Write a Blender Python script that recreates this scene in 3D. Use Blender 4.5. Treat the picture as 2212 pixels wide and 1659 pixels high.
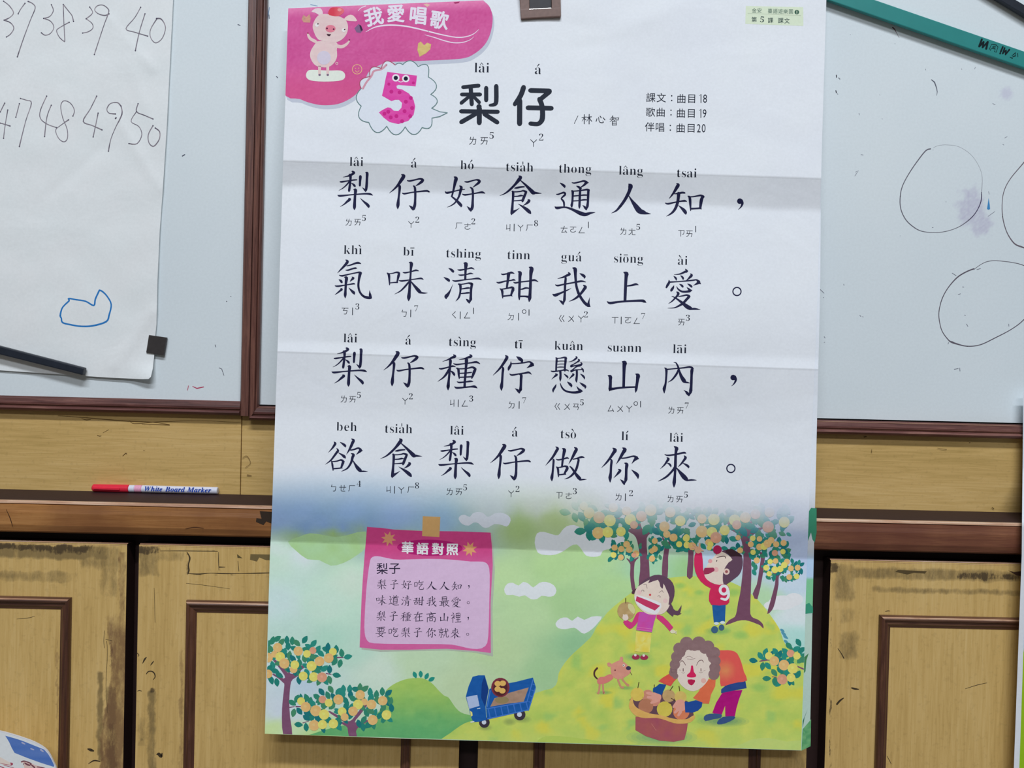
import bpy, bmesh, math, random
from mathutils import Vector, Matrix, noise
from mathutils.geometry import tessellate_polygon
random.seed(7)
for o in list(bpy.data.objects): bpy.data.objects.remove(o)
S = bpy.context.scene
C = S.collection
# ---------------------------------------------------------------- camera
W, H, F = 2212.0, 1659.0, 2000.0
CAMD, CAMZ = 0.96, 1.40
YAW, PITCH, ROLL = -0.01307, -0.01688, -0.02494
cy_, sy_, cp_, sp_, cr_, sr_ = math.cos(YAW), math.sin(YAW), math.cos(PITCH), math.sin(PITCH), math.cos(ROLL), math.sin(ROLL)
RM = Matrix(((cy_, -sy_, 0), (sy_, cy_, 0), (0, 0, 1))) @ Matrix(((1, 0, 0), (0, cp_, -sp_), (0, sp_, cp_))) @ Matrix(((cr_, 0, sr_), (0, 1, 0), (-sr_, 0, cr_)))
cam_data = bpy.data.cameras.new('camera')
cam = bpy.data.objects.new('camera', cam_data); C.objects.link(cam); S.camera = cam
cam_data.sensor_fit = 'HORIZONTAL'; cam_data.sensor_width = 36.0; cam_data.lens = 36.0 * F / W
cam_data.clip_start = 0.02
cam.matrix_world = Matrix.Translation((0, -CAMD, CAMZ)) @ (RM @ Matrix.Rotation(math.pi / 2, 3, 'X')).to_4x4()
# ---------------------------------------------------------------- light
wd = bpy.data.worlds.new('world'); S.world = wd; wd.use_nodes = True
wd.node_tree.nodes['Background'].inputs[0].default_value = (1.0, 0.955, 0.87, 1)
wd.node_tree.nodes['Background'].inputs[1].default_value = 0.105
def area(name, loc, target, sx, sy, power, col):
    d = bpy.data.lights.new(name, 'AREA'); d.shape = 'RECTANGLE'; d.size = sx; d.size_y = sy; d.energy = power; d.color = col
    o = bpy.data.objects.new(name, d); C.objects.link(o); o.location = loc
    o.rotation_euler = (Vector(target) - Vector(loc)).to_track_quat('-Z', 'Y').to_euler()
    return o
area('ceiling_tube_light', (0.15, -2.6, CAMZ + 2.9), (0, 0, CAMZ - 0.2), 2.4, 0.16, 96, (0.925, 0.972, 1.05))
area('ceiling_tube_light_far', (-0.2, -4.6, CAMZ + 2.6), (0, 0, CAMZ - 0.2), 2.4, 0.3, 56, (0.925, 0.972, 1.05))
S.view_settings.view_transform = 'Standard'; S.view_settings.look = 'None'
S.view_settings.gamma = 1.0; S.view_settings.exposure = 0.0; S.view_settings.use_curve_mapping = False
# ---------------------------------------------------------------- helpers
def P(px, py, Y=0.0):
    """world point seen at photo pixel (px,py) on the plane y = Y (0 = whiteboard face, negative = nearer)"""
    r = RM @ Vector(((px - W / 2) / F, 1.0, -(py - H / 2) / F))
    t = (Y + CAMD) / r.y
    return Vector((r.x * t, Y, CAMZ + r.z * t))
def lin(c): return tuple(((v / 255.0) / 12.92 if v <= 10.3 else (((v / 255.0) + 0.055) / 1.055) ** 2.4) for v in c)
KP = 0.86
def alb(c, k=KP): return tuple(min(v / k, 0.93) for v in lin(c))
def mix(a, b, t): return tuple(x + (y - x) * t for x, y in zip(a, b))
def sstep(a, b, x):
    t = min(1.0, max(0.0, (x - a) / (b - a))); return t * t * (3 - 2 * t)
def nz(x, y, s, seed=0.0): return noise.noise(Vector((x / s, y / s, seed)))
def fbm(x, y, s, seed=0.0): return nz(x, y, s, seed) + 0.5 * nz(x, y, s / 2.1, seed + 3) + 0.25 * nz(x, y, s / 4.3, seed + 7)
def new_mat(name):
    m = bpy.data.materials.new(name); m.use_nodes = True
    return m, m.node_tree.nodes, m.node_tree.links, m.node_tree.nodes['Principled BSDF']
def link_obj(name, me, mat, parent=None):
    o = bpy.data.objects.new(name, me); C.objects.link(o)
    if mat is not None and len(me.materials) == 0: me.materials.append(mat)
    if parent is not None: o.parent = parent
    return o
def thing(name, label, cat, group=None):
    o = bpy.data.objects.new(name, None); C.objects.link(o); o['label'] = label; o['category'] = cat
    o.empty_display_size = 0.02
    if group: o['group'] = group
    return o
def tag(o, label, cat):
    o['label'] = label; o['category'] = cat; return o
# ---------------------------------------------------------------- materials
def ramp(N, stops):
    r = N.new('ShaderNodeValToRGB'); e = r.color_ramp.elements
    while len(e) < len(stops): e.new(0.5)
    for k, (p, c) in enumerate(stops): e[k].position = p; e[k].color = (*c, 1)
    return r
def print_material(name, rough, bump, coat=0.0, spec=0.35):
    m, N, L, B = new_mat(name)
    a = N.new('ShaderNodeAttribute'); a.attribute_name = 'Col'
    g = N.new('ShaderNodeNewGeometry')
    n1 = N.new('ShaderNodeTexNoise'); n1.inputs['Scale'].default_value = 420; n1.inputs['Detail'].default_value = 3
    L.new(g.outputs['Position'], n1.inputs['Vector'])
    hsv = N.new('ShaderNodeMixRGB'); hsv.blend_type = 'MULTIPLY'; hsv.inputs[0].default_value = 1
    rp = ramp(N, [(0.3, (0.97, 0.97, 0.97)), (0.7, (1.015, 1.015, 1.015))]); L.new(n1.outputs[0], rp.inputs[0])
    L.new(a.outputs['Color'], hsv.inputs[1]); L.new(rp.outputs[0], hsv.inputs[2]); L.new(hsv.outputs[0], B.inputs['Base Color'])
    n2 = N.new('ShaderNodeTexNoise'); n2.inputs['Scale'].default_value = 16; n2.inputs['Detail'].default_value = 4; n2.inputs['Roughness'].default_value = 0.45
    n2.inputs['Distortion'].default_value = 0.6
    L.new(g.outputs['Position'], n2.inputs['Vector'])
    b = N.new('ShaderNodeBump'); b.inputs['Strength'].default_value = bump; b.inputs['Distance'].default_value = 0.01
    L.new(n2.outputs[0], b.inputs['Height']); L.new(b.outputs[0], B.inputs['Normal'])
    B.inputs['Roughness'].default_value = rough; B.inputs['Specular IOR Level'].default_value = spec
    return m
M_print = print_material('printed_paper', 0.66, 0.15, spec=0.12)
M_board = print_material('whiteboard_enamel', 0.42, 0.012, spec=0.25)
def plain(name, rgb, rough=0.5, metal=0.0, k=0.8, spec=0.4, var=0.12, scale=180, bump=0.0):
    m, N, L, B = new_mat(name)
    c = alb(rgb, k)
    g = N.new('ShaderNodeNewGeometry'); n = N.new('ShaderNodeTexNoise'); n.inputs['Scale'].default_value = scale; n.inputs['Detail'].default_value = 4
    L.new(g.outputs['Position'], n.inputs['Vector'])
    r = ramp(N, [(0.25, tuple(v * (1 - var) for v in c)), (0.75, tuple(min(1, v * (1 + var)) for v in c))]); L.new(n.outputs[0], r.inputs[0])
    L.new(r.outputs[0], B.inputs['Base Color'])
    B.inputs['Roughness'].default_value = rough; B.inputs['Metallic'].default_value = metal; B.inputs['Specular IOR Level'].default_value = spec
    if bump:
        b = N.new('ShaderNodeBump'); b.inputs['Strength'].default_value = bump; b.inputs['Distance'].default_value = 0.001
        L.new(n.outputs[0], b.inputs['Height']); L.new(b.outputs[0], B.inputs['Normal'])
    return m
def wood(name, dark, mid, light, axis, k=0.8, rough=0.42, fine=1.0, wear=False, blotch=None, spec=0.35):
    """grain streaks run along axis ('X' or 'Z'); optional vertex attribute 'wear' lays dirt and bare wood over the stain"""
    m, N, L, B = new_mat(name)
    g = N.new('ShaderNodeNewGeometry')
    mp = N.new('ShaderNodeMapping'); L.new(g.outputs['Position'], mp.inputs['Vector'])
    mp.inputs['Scale'].default_value = (3.0, 30, 60) if axis == 'X' else (60, 30, 3.0)
    n = N.new('ShaderNodeTexNoise'); n.inputs['Scale'].default_value = 6.0 * fine; n.inputs['Detail'].default_value = 6; n.inputs['Roughness'].default_value = 0.62; n.inputs['Distortion'].default_value = 0.7
    L.new(mp.outputs[0], n.inputs['Vector'])
    mp2 = N.new('ShaderNodeMapping'); L.new(g.outputs['Position'], mp2.inputs['Vector'])
    mp2.inputs['Scale'].default_value = (1.2, 10, 8) if axis == 'X' else (8, 10, 1.2)
    n2 = N.new('ShaderNodeTexNoise'); n2.inputs['Scale'].default_value = 3.0; n2.inputs['Detail'].default_value = 3
    L.new(mp2.outputs[0], n2.inputs['Vector'])
    ad = N.new('ShaderNodeMix'); ad.data_type = 'FLOAT'; ad.inputs[0].default_value = 0.4
    L.new(n.outputs[0], ad.inputs[2]); L.new(n2.outputs[0], ad.inputs[3])
    r = ramp(N, [(0.32, alb(dark, k)), (0.5, alb(mid, k)), (0.68, alb(light, k))]); L.new(ad.outputs[0], r.inputs[0])
    out = r.outputs[0]
    n3 = N.new('ShaderNodeTexNoise'); n3.inputs['Scale'].default_value = 260; n3.inputs['Detail'].default_value = 2
    L.new(g.outputs['Position'], n3.inputs['Vector'])
    sp = ramp(N, [(0.30, (0.86, 0.86, 0.86)), (0.42, (1, 1, 1))]); L.new(n3.outputs[0], sp.inputs[0])
    mm = N.new('ShaderNodeMixRGB'); mm.blend_type = 'MULTIPLY'; mm.inputs[0].default_value = 0.6
    L.new(out, mm.inputs[1]); L.new(sp.outputs[0], mm.inputs[2]); out = mm.outputs[0]
    if blotch:
        n4 = N.new('ShaderNodeTexNoise'); n4.inputs['Scale'].default_value = 7; n4.inputs['Detail'].default_value = 5; L.new(g.outputs['Position'], n4.inputs['Vector'])
        r4 = ramp(N, [(0.42, (0, 0, 0)), (0.62, (1, 1, 1))]); L.new(n4.outputs[0], r4.inputs[0])
        mb = N.new('ShaderNodeMixRGB'); L.new(r4.outputs[0], mb.inputs[0]); L.new(out, mb.inputs[1]); mb.inputs[2].default_value = (*alb(blotch, k), 1)
        out = mb.outputs[0]
    if wear:
        at = N.new('ShaderNodeAttribute'); at.attribute_name = 'wear'
        sep = N.new('ShaderNodeSeparateColor'); L.new(at.outputs['Color'], sep.inputs[0])
        n5 = N.new('ShaderNodeTexNoise'); n5.inputs['Scale'].default_value = 1.0; n5.inputs['Detail'].default_value = 9; n5.inputs['Roughness'].default_value = 0.75
        mp5 = N.new('ShaderNodeMapping'); mp5.inputs['Scale'].default_value = (110, 60, 42) if axis == 'Z' else (42, 60, 110)
        L.new(g.outputs['Position'], mp5.inputs['Vector']); L.new(mp5.outputs[0], n5.inputs['Vector'])
        for ch, colr, hard in ((0, (116, 98, 64), 0.20), (1, (62, 50, 38), 0.07), (2, (116, 86, 60), 0.17)):
            mr = N.new('ShaderNodeMath'); mr.operation = 'ADD'; L.new(sep.outputs[ch], mr.inputs[0]); L.new(n5.outputs[0], mr.inputs[1])
            rr = N.new('ShaderNodeMapRange'); rr.inputs['From Min'].default_value = 1.0 - hard; rr.inputs['From Max'].default_value = 1.0 + hard; rr.inputs['To Max'].default_value = 0.82
            L.new(mr.outputs[0], rr.inputs[0])
            mw = N.new('ShaderNodeMixRGB'); L.new(rr.outputs[0], mw.inputs[0]); L.new(out, mw.inputs[1]); mw.inputs[2].default_value = (*alb(colr, k), 1)
            out = mw.outputs[0]
    L.new(out, B.inputs['Base Color'])
    b = N.new('ShaderNodeBump'); b.inputs['Strength'].default_value = 0.25; b.inputs['Distance'].default_value = 0.0008
    L.new(n.outputs[0], b.inputs['Height']); L.new(b.outputs[0], B.inputs['Normal'])
    B.inputs['Roughness'].default_value = rough; B.inputs['Specular IOR Level'].default_value = spec
    return m
M_veneerX = wood('yellow_veneer_horizontal', (172, 143, 84), (192, 160, 100), (205, 174, 116), 'X')
M_doorZ = wood('worn_yellow_door', (178, 146, 86), (196, 164, 102), (207, 177, 118), 'Z', wear=True)
M_frameX = wood('dark_red_frame_horizontal', (58, 34, 32), (98, 62, 57), (142, 102, 90), 'X', rough=0.42, spec=0.35)
M_frameZ = wood('dark_red_frame_vertical', (52, 30, 28), (90, 56, 48), (124, 84, 70), 'Z', rough=0.36, spec=0.5)
M_mouldX = wood('brown_moulding_horizontal', (56, 34, 28), (88, 58, 45), (120, 86, 66), 'X', rough=0.34, spec=0.5)
M_mouldZ = wood('brown_moulding_vertical', (52, 30, 26), (80, 50, 38), (112, 76, 56), 'Z', rough=0.34, spec=0.5)
M_ledge_red = wood('ledge_front_dark_stain', (82, 48, 38), (108, 68, 50), (132, 88, 62), 'X', blotch=(92, 52, 42), rough=0.4, k=0.8)
M_ledge = wood('ledge_front_stain', (122, 82, 44), (152, 104, 58), (176, 128, 78), 'X', blotch=(116, 74, 44), rough=0.4, k=0.8)
M_ledgetop = plain('ledge_top_stain', (50, 32, 36), 0.6, k=0.95, spec=0.2)
M_edge = wood('worn_highlight_edge', (130, 90, 70), (180, 140, 112), (215, 190, 165), 'X', rough=0.35, spec=0.6)  # pale wood for worn edges, with their highlight painted into the colour
M_gap = plain('dark_cabinet_frame', (44, 28, 26), 0.5, k=0.8, spec=0.4)
# ---------------------------------------------------------------- flat print built as fine geometry that follows its sheet
def grid_cells(v, step): return math.floor(v / step)
class Ink:
    """polygons in photo pixels; cut on the sheet's own grid and laid on it layer by layer"""
    def __init__(s, sheet, base=0): s.sheet = sheet; s.V = []; s.Fc = []; s.Cl = []; s.key = {}; s.base = base; s.n = 0; s.last = {}
    def vert(s, x, y, layer, col):
        k = (round(x, 2), round(y, 2), round(layer, 3), col)
        i = s.key.get(k)
        if i is None:
            i = len(s.V); s.key[k] = i; s.V.append((x, y, layer)); s.Cl.append(col)
        return i
    def convex(s, pts, col, layer):
        # shapes of one layer are staggered by a hair so that overlapping pieces never coincide
        lk = round(layer, 3); a = s.last.get(lk)
        if a is None: a = s.last[lk] = [s.n, 0]
        elif a[0] != s.n: a[0] = s.n; a[1] += 1
        lz = (layer + s.base) * 3 + .05 * (a[1] % 6)
        sh = s.sheet; pts = list(pts)
        if sum(pts[i - 1][0] * pts[i][1] - pts[i][0] * pts[i - 1][1] for i in range(len(pts))) > 0: pts.reverse()
        if sh.clip:
            pts = sh.clip_poly(pts)
            if len(pts) < 3: return
        polys = [pts]
        if sh.rows:
            polys = cut_many(polys, lambda p: p[1] - sh.k * p[0], sh.rows)
            polys = cut_many(polys, lambda p: p[0], sh.cols)
        for q in polys:
            ids = []
            for (x, y) in q:
                c = col(x, y) if callable(col) else col
                i = s.vert(x, y, lz, tuple(c))
                if not ids or (ids[-1] != i and ids[0] != i): ids.append(i)
            if len(ids) >= 3: s.Fc.append(ids)
    def poly(s, pts, col, layer, smooth=0):
        s.n += 1
        if smooth: pts = smooth_closed(pts, smooth)
        vs = [Vector((x, y, 0)) for x, y in pts]
        for t in tessellate_polygon([vs]):
            s.convex([pts[i] for i in t], col, layer)
    def disc(s, x, y, r, col, layer, ry=None, ang=0.0, n=18):
        s.n += 1; ry = r if ry is None else ry; ca, sa = math.cos(ang), math.sin(ang)
        s.convex([(x + ca * r * math.cos(t) - sa * ry * math.sin(t), y + sa * r * math.cos(t) + ca * ry * math.sin(t)) for t in [2 * math.pi * k / n for k in range(n)]], col, layer)
    def ring(s, x, y, r, w, col, layer, n=28, ry=None):
        q = (ry or r) / r
        s.stroke([(x + r * math.cos(2 * math.pi * k / n), y + q * r * math.sin(2 * math.pi * k / n), w) for k in range(n + 1)], col, layer, caps=False, sub=1)
    def leaf(s, x, y, l, w, ang, col, layer):
        s.n += 1; ca, sa = math.cos(ang), math.sin(ang); o = []
        for t, u in ((-1, 0), (-.6, -.72), (-.1, -1), (.4, -.8), (.8, -.35), (1, 0), (.8, .35), (.4, .8), (-.1, 1), (-.6, .72)):
            a, b = t * l, u * w; o.append((x + ca * a - sa * b, y + sa * a + ca * b))
        s.convex(o, col, layer)
    def stroke(s, pts, col, layer, caps=True, sub=4):
        s.n += 1; q = catmull(pts, sub) if sub > 1 and len(pts) > 2 else pts
        n = len(q); off = []
        for i in range(n):
            a, b = q[max(0, i - 1)], q[min(n - 1, i + 1)]
            dx, dy = b[0] - a[0], b[1] - a[1]; d = math.hypot(dx, dy) or 1
            off.append((-dy / d * q[i][2] / 2, dx / d * q[i][2] / 2))
        for i in range(n - 1):
            a, b, oa, ob = q[i], q[i + 1], off[i], off[i + 1]
            s.convex([(a[0] + oa[0], a[1] + oa[1]), (b[0] + ob[0], b[1] + ob[1]), (b[0] - ob[0], b[1] - ob[1]), (a[0] - oa[0], a[1] - oa[1])], col, layer)
        if caps:
            for p in pts:
                if p[2] > 0.9: s.disc(p[0], p[1], p[2] * 0.47, col, layer, n=10)
    def build(s, name, mat, parent, extra=None):
        me = bpy.data.meshes.new(name)
        co = [s.sheet.pos(x, y, l) for x, y, l in s.V]
        me.from_pydata([tuple(c) for c in co], [], s.Fc); me.update()
        a = me.color_attributes.new('Col', 'FLOAT_COLOR', 'POINT')
        fl = []
        for c in s.Cl:
            fl.extend(alb(c, s.sheet.k_light)); fl.append(1.0)
        a.data.foreach_set('color', fl)
        if extra:
            b = me.color_attributes.new('wear', 'FLOAT_COLOR', 'POINT'); fl = []
            for (x, y, l) in s.V: fl.extend(extra(x, y)); fl.append(1.0)
            b.data.foreach_set('color', fl)
        me.polygons.foreach_set('use_smooth', [True] * len(me.polygons))
        # faces towards the camera
        if me.polygons and sum(p.normal.y * p.area for p in me.polygons) > 0: me.flip_normals()
        return link_obj(name, me, mat, parent)
def catmull(pts, sub):
    o = []; n = len(pts)
    for i in range(n - 1):
        p0, p1, p2, p3 = pts[max(0, i - 1)], pts[i], pts[i + 1], pts[min(n - 1, i + 2)]
        for k in range(sub):
            t = k / sub; t2 = t * t; t3 = t2 * t
            o.append(tuple(max(0.02, v) if j == 2 else v for j, v in enumerate(0.5 * (2 * b + (c - a) * t + (2 * a - 5 * b + 4 * c - d) * t2 + (3 * b - a - 3 * c + d) * t3) for a, b, c, d in zip(p0, p1, p2, p3))))
    o.append(tuple(pts[-1])); return o
def smooth_closed(pts, sub):
    n = len(pts); o = []
    for i in range(n):
        p0, p1, p2, p3 = pts[i - 1], pts[i], pts[(i + 1) % n], pts[(i + 2) % n]
        for k in range(sub):
            t = k / sub; t2 = t * t; t3 = t2 * t
            o.append(tuple(0.5 * (2 * b + (c - a) * t + (2 * a - 5 * b + 4 * c - d) * t2 + (3 * b - a - 3 * c + d) * t3) for a, b, c, d in zip(p0, p1, p2, p3)))
    return o
def split(poly, f, c):
    A, Bp = [], []; n = len(poly); v = [f(p) - c for p in poly]
    for i in range(n):
        p, q, a, b = poly[i], poly[(i + 1) % n], v[i], v[(i + 1) % n]
        if a <= 0: A.append(p)
        if a >= 0: Bp.append(p)
        if (a < 0 < b) or (b < 0 < a):
            t = a / (a - b); r = (p[0] + (q[0] - p[0]) * t, p[1] + (q[1] - p[1]) * t); A.append(r); Bp.append(r)
    return A, Bp
def cut_many(polys, f, cuts):
    import bisect
    out = []
    for p in polys:
        vals = [f(q) for q in p]; lo, hi = min(vals), max(vals)
        i, j = bisect.bisect_right(cuts, lo + 1e-4), bisect.bisect_left(cuts, hi - 1e-4)
        rest = p
        for c in cuts[i:j]:
            a, b = split(rest, f, c)
            if len(a) >= 3: out.append(a)
            rest = b
            if len(rest) < 3: break
        if len(rest) >= 3: out.append(rest)
    return out
class Sheet:
    def __init__(s, depth, k=0.0, rows=None, cols=None, clip=None, eps=1.1e-5, k_light=KP):
        s.depth = depth; s.k = k; s.rows = rows or []; s.cols = cols or []; s.clip = clip; s.eps = eps; s.k_light = k_light
    def pos(s, x, y, layer): return P(x, y, s.depth(x, y) - s.eps * layer)
    def clip_poly(s, pts):
        for f in s.clip:
            pts, _ = split(pts, f, 0.0)
            if len(pts) < 3: return []
        return pts
# ---------------------------------------------------------------- glyphs from Blender's built-in font
_gc = {}
_fc = bpy.data.curves.new('glyph_source', 'FONT'); _fo = bpy.data.objects.new('glyph_source', _fc); C.objects.link(_fo)
_fc.resolution_u = 4
def glyph(ch, off=0.0):
    if (ch, off) in _gc: return _gc[(ch, off)]
    _fc.body = ch; _fc.offset = off; _fc.size = 1.0
    dg = bpy.context.evaluated_depsgraph_get(); dg.update()
    me = _fo.evaluated_get(dg).to_mesh()
    r = [[(me.vertices[i].co.x, me.vertices[i].co.y) for i in p.vertices] for p in me.polygons]
    _fo.evaluated_get(dg).to_mesh_clear()
    _gc[(ch, off)] = r; return r
def serif(c, italic=False):
    b = {False: (0x1d400, 0x1d41a), True: (0x1d468, 0x1d482)}[italic]
    if 'a' <= c <= 'z': return chr(b[1] + ord(c) - 97)
    if 'A' <= c <= 'Z': return chr(b[0] + ord(c) - 65)
    if c.isdigit(): return chr(0x1d7ce + ord(c) - 48)
    return c
def put(ink, ch, x, y, size, col, layer, ang=0.0, off=0.0, center=True, sx=1.0, dotless=False, flip=False):
    """glyph ch with its centre (or its left baseline) at photo pixel x,y"""
    g = glyph(ch, off)
    if dotless: g = [p for p in g if sum(q[1] for q in p) / len(p) < 0.52]
    if not g: return
    ink.n += 1
    xs = [q[0] for p in g for q in p]; ys = [q[1] for p in g for q in p]
    cx, cyy = ((min(xs) + max(xs)) / 2, (min(ys) + max(ys)) / 2) if center else (0, 0)
    ca, sa = math.cos(ang), math.sin(ang)
    for p in g:
        o = []
        for (a, b) in p:
            a = (a - cx) * size * sx; b = -(b - cyy) * size
            o.append((x + ca * a - sa * b, y + sa * a + ca * b))
        ink.convex(o, col, layer)
# ---------------------------------------------------------------- the wall, boards, ledge and cabinet
def mesh_obj(name, V, Fc, mat, parent=None, smooth=False):
    me = bpy.data.meshes.new(name); me.from_pydata([tuple(v) for v in V], [], Fc); me.update()
    bm = bmesh.new(); bm.from_mesh(me); bmesh.ops.recalc_face_normals(bm, faces=bm.faces); bm.to_mesh(me); bm.free()
    if smooth: me.polygons.foreach_set('use_smooth', [True] * len(me.polygons))
    return link_obj(name, me, mat, parent)
def box(name, x0, x1, y0, y1, z0, z1, mat, parent=None, bev=0.0):
    bm = bmesh.new(); bmesh.ops.create_cube(bm, size=1.0)
    for v in bm.verts: v.co = Vector(((x0 + x1) / 2 + v.co.x * (x1 - x0), (y0 + y1) / 2 + v.co.y * (y1 - y0), (z0 + z1) / 2 + v.co.z * (z1 - z0)))
    if bev: bmesh.ops.bevel(bm, geom=bm.edges[:], offset=bev, segments=2, affect='EDGES', profile=0.6)
    me = bpy.data.meshes.new(name); bm.to_mesh(me); bm.free()
    return link_obj(name, me, mat, parent)
def bead_line(name, a0, a1, b0, b1, t0, t1, h, parent, Y=0.0):  # thin strip painting the bead's highlight as paler, worn wood
    f = lambda p, q, t: (p[0] + (q[0] - p[0]) * t, p[1] + (q[1] - p[1]) * t)
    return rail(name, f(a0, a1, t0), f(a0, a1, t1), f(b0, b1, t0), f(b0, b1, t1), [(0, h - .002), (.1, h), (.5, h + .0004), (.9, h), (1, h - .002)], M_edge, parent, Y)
def rail(name, a0, a1, b0, b1, prof, mat, parent, Y=0.0):
    """moulding swept from line a0-a1 to line b0-b1 (outer to inner corner points, x,z); prof = (share of width, height m)"""
    V, Fc = [], []; n = len(prof)
    for (p, q) in ((a0, a1), (b0, b1)):
        for (t, h) in prof: V.append((p[0] + (q[0] - p[0]) * t, Y - h, p[1] + (q[1] - p[1]) * t))
    for i in range(n - 1): Fc.append((i, i + 1, n + i + 1, n + i))
    Fc.append((0, n, 2 * n - 1, n - 1)); Fc.append(tuple(range(n))); Fc.append(tuple(range(2 * n - 1, n - 1, -1)))
    return mesh_obj(name, V, Fc, mat, parent)
def XZ(px, py, Y=0.0): p = P(px, py, Y); return (p.x, p.z)
zb = (P(0, 853).z + P(523, 862).z + P(1766, 900).z + P(2212, 910).z) / 4     # lower edge of the white faces
zr = P(260, 891).z                                                          # lower edge of the frame
zt = P(1100, 0).z + 0.20
xL, xR = P(-520, 800).x, P(2760, 800).x
wall = box('wall_back', xL - 1.2, xR + 1.2, 0.03, 0.12, 0.0, 2.9, plain('wall_plaster', (205, 205, 200), 0.8), None); wall['kind'] = 'structure'
fl_ = box('floor', xL - 1.2, xR + 1.2, -4.6, 0.03, -0.06, 0.0, plain('terrazzo_floor', (112, 106, 100), 0.45, var=0.25, scale=60), None); fl_['kind'] = 'structure'
# frame mouldings: outer (away from the white face) to inner
PROF = [(0, 0), (0, .007), (.06, .0095), (.20, .0115), (.32, .010), (.38, .0065), (.43, .0062), (.47, .0085), (.60, .0088), (.86, .0078), (.93, .0060), (1, .0052), (1, 0)]
PROF2 = [(0, 0), (0, .0085), (.42, .0098), (.49, .0085), (.51, .006), (.57, .006), (.60, .0085), (.86, .0082), (.90, .0058), (1, .0046), (1, 0)]
x0 = P(523.6, 862).x; x1 = P(562, 869).x                                     # the shared upright between both boards
xm = x0 + (x1 - x0) * 0.47
fw = zb - zr
wb1 = thing('whiteboard', 'narrow strip of whiteboard behind the handwritten number sheet, brown framed', 'whiteboard')
wb2 = thing('whiteboard', 'wide whiteboard behind the song poster, with drawn marker circles', 'whiteboard')
def flat(x, y): return 0.0
xs_ = [v for v in range(-560, 2800, 120)]
def board_col(x, y):
    n = fbm(x, y, 420, 2) * 3.0 + fbm(x, y, 60, 9) * 0.8
    w = sstep(500, 100, y) * 2
    return (206 + n + w, 215 + n * 0.8 + w, 218 + n * 0.6 + w)
zt_px = -430
def board_sheet(clip): return Sheet(flat, 0, [y for y in range(-480, 960, 20)], [x for x in range(-560, 2800, 20)], clip, k_light=0.80)
def pz(px, z, Y=0.0):
    lo, hi = -1500.0, 3500.0
    for _ in range(40):
        m = (lo + hi) / 2
        if P(px, m, Y).z > z: lo = m
        else: hi = m
    return m
def pxx(py, x, Y=0.0):
    lo, hi = -2500.0, 4500.0
    for _ in range(40):
        m = (lo + hi) / 2
        if P(m, py, Y).x < x: lo = m
        else: hi = m
    return m
def quad_px(xa, xb, za, zb_, Y=0.0):
    o = []
    for x, z in ((xa, za), (xb, za), (xb, zb_), (xa, zb_)):
        r = RM.transposed() @ Vector((x, Y + CAMD, z - CAMZ)); o.append((W / 2 + F * r.x / r.y, H / 2 - F * r.z / r.y))
    return o
box('backing', xL, x0 + 0.004, 0.0006, 0.012, zr + 0.002, zt, M_board, wb1)
box('backing', x1 - 0.004, xR, 0.0006, 0.012, zr + 0.002, zt, M_board, wb2)
k = Ink(board_sheet(None)); k.poly(quad_px(xL + .002, x0 + 0.002, zb - 0.003, zt - .002), board_col, 0); k.build('writing_surface', M_board, wb1)
k = Ink(board_sheet(None)); k.poly(quad_px(x1 - 0.002, xR - .002, zb - 0.003, zt - .002), board_col, 0); surf2 = k.build('writing_surface', M_board, wb2)
# rails: left board
rail('frame_rail', (xL, zr), (xL, zb), (x0, zr), (x0, zb), PROF, M_frameX, wb1)
rail('frame_stile', (xm, zr), (x0, zr), (xm, zt), (x0, zt), [(0, 0), (0, .0085), (.85, .0090), (1, .0075), (1, 0)], M_frameZ, wb1)
zr2 = zr - 0.0045
bead_line('worn_highlight_bead', (xL, zr), (xL, zb), (x0, zr), (x0, zb), .40, .455, .0066, wb1)
bead_line('worn_highlight_bead', (xm, zr2), (x1, zr2 + fw), (xR, zr2), (xR, zr2 + fw), .40, .46, .0068, wb2)
bead_line('worn_highlight_bead', (xm, zr2), (x1, zr2 + fw), (xR, zr2), (xR, zr2 + fw), .88, .92, .0074, wb2)
rail('frame_stile', (xm + .0003, zr2), (x1, zr2 + fw), (xm + .0003, zt), (x1, zt), [(0, 0), (0, .0062), (.10, .0062), (.16, .0088), (.62, .0092), (.70, .0062), (.80, .006), (.86, .0078), (1, .0055), (1, 0)], M_frameZ, wb2)
rail('frame_rail', (xm + .0003, zr2), (x1, zr2 + fw), (xR, zr2), (xR, zr2 + fw), PROF, M_frameX, wb2)
# yellow veneer strip below the boards, in three panels
zl = (P(100, 1060, 0).z + P(2000, 1101, 0).z) / 2 + 0.0                        # ledge top where it meets the panels
tr = bpy.data.objects.new('trim_1', None); C.objects.link(tr); tr['kind'] = 'structure'
xs1 = P(521, 980).x
box('panel', xL, xs1 - .0004, -0.0006, 0.012, zl - .01, zr + .006, M_veneerX, tr, .0004)
box('panel', xs1 + .0002, P(1150, 980).x, 0.0004, 0.012, zl - .01, zr2 + .006, M_veneerX, tr, .0004)
box('panel', P(1150, 980).x + .0004, xR, 0.0004, 0.012, zl - .01, zr2 + .006, M_veneerX, tr, .0004)
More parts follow.
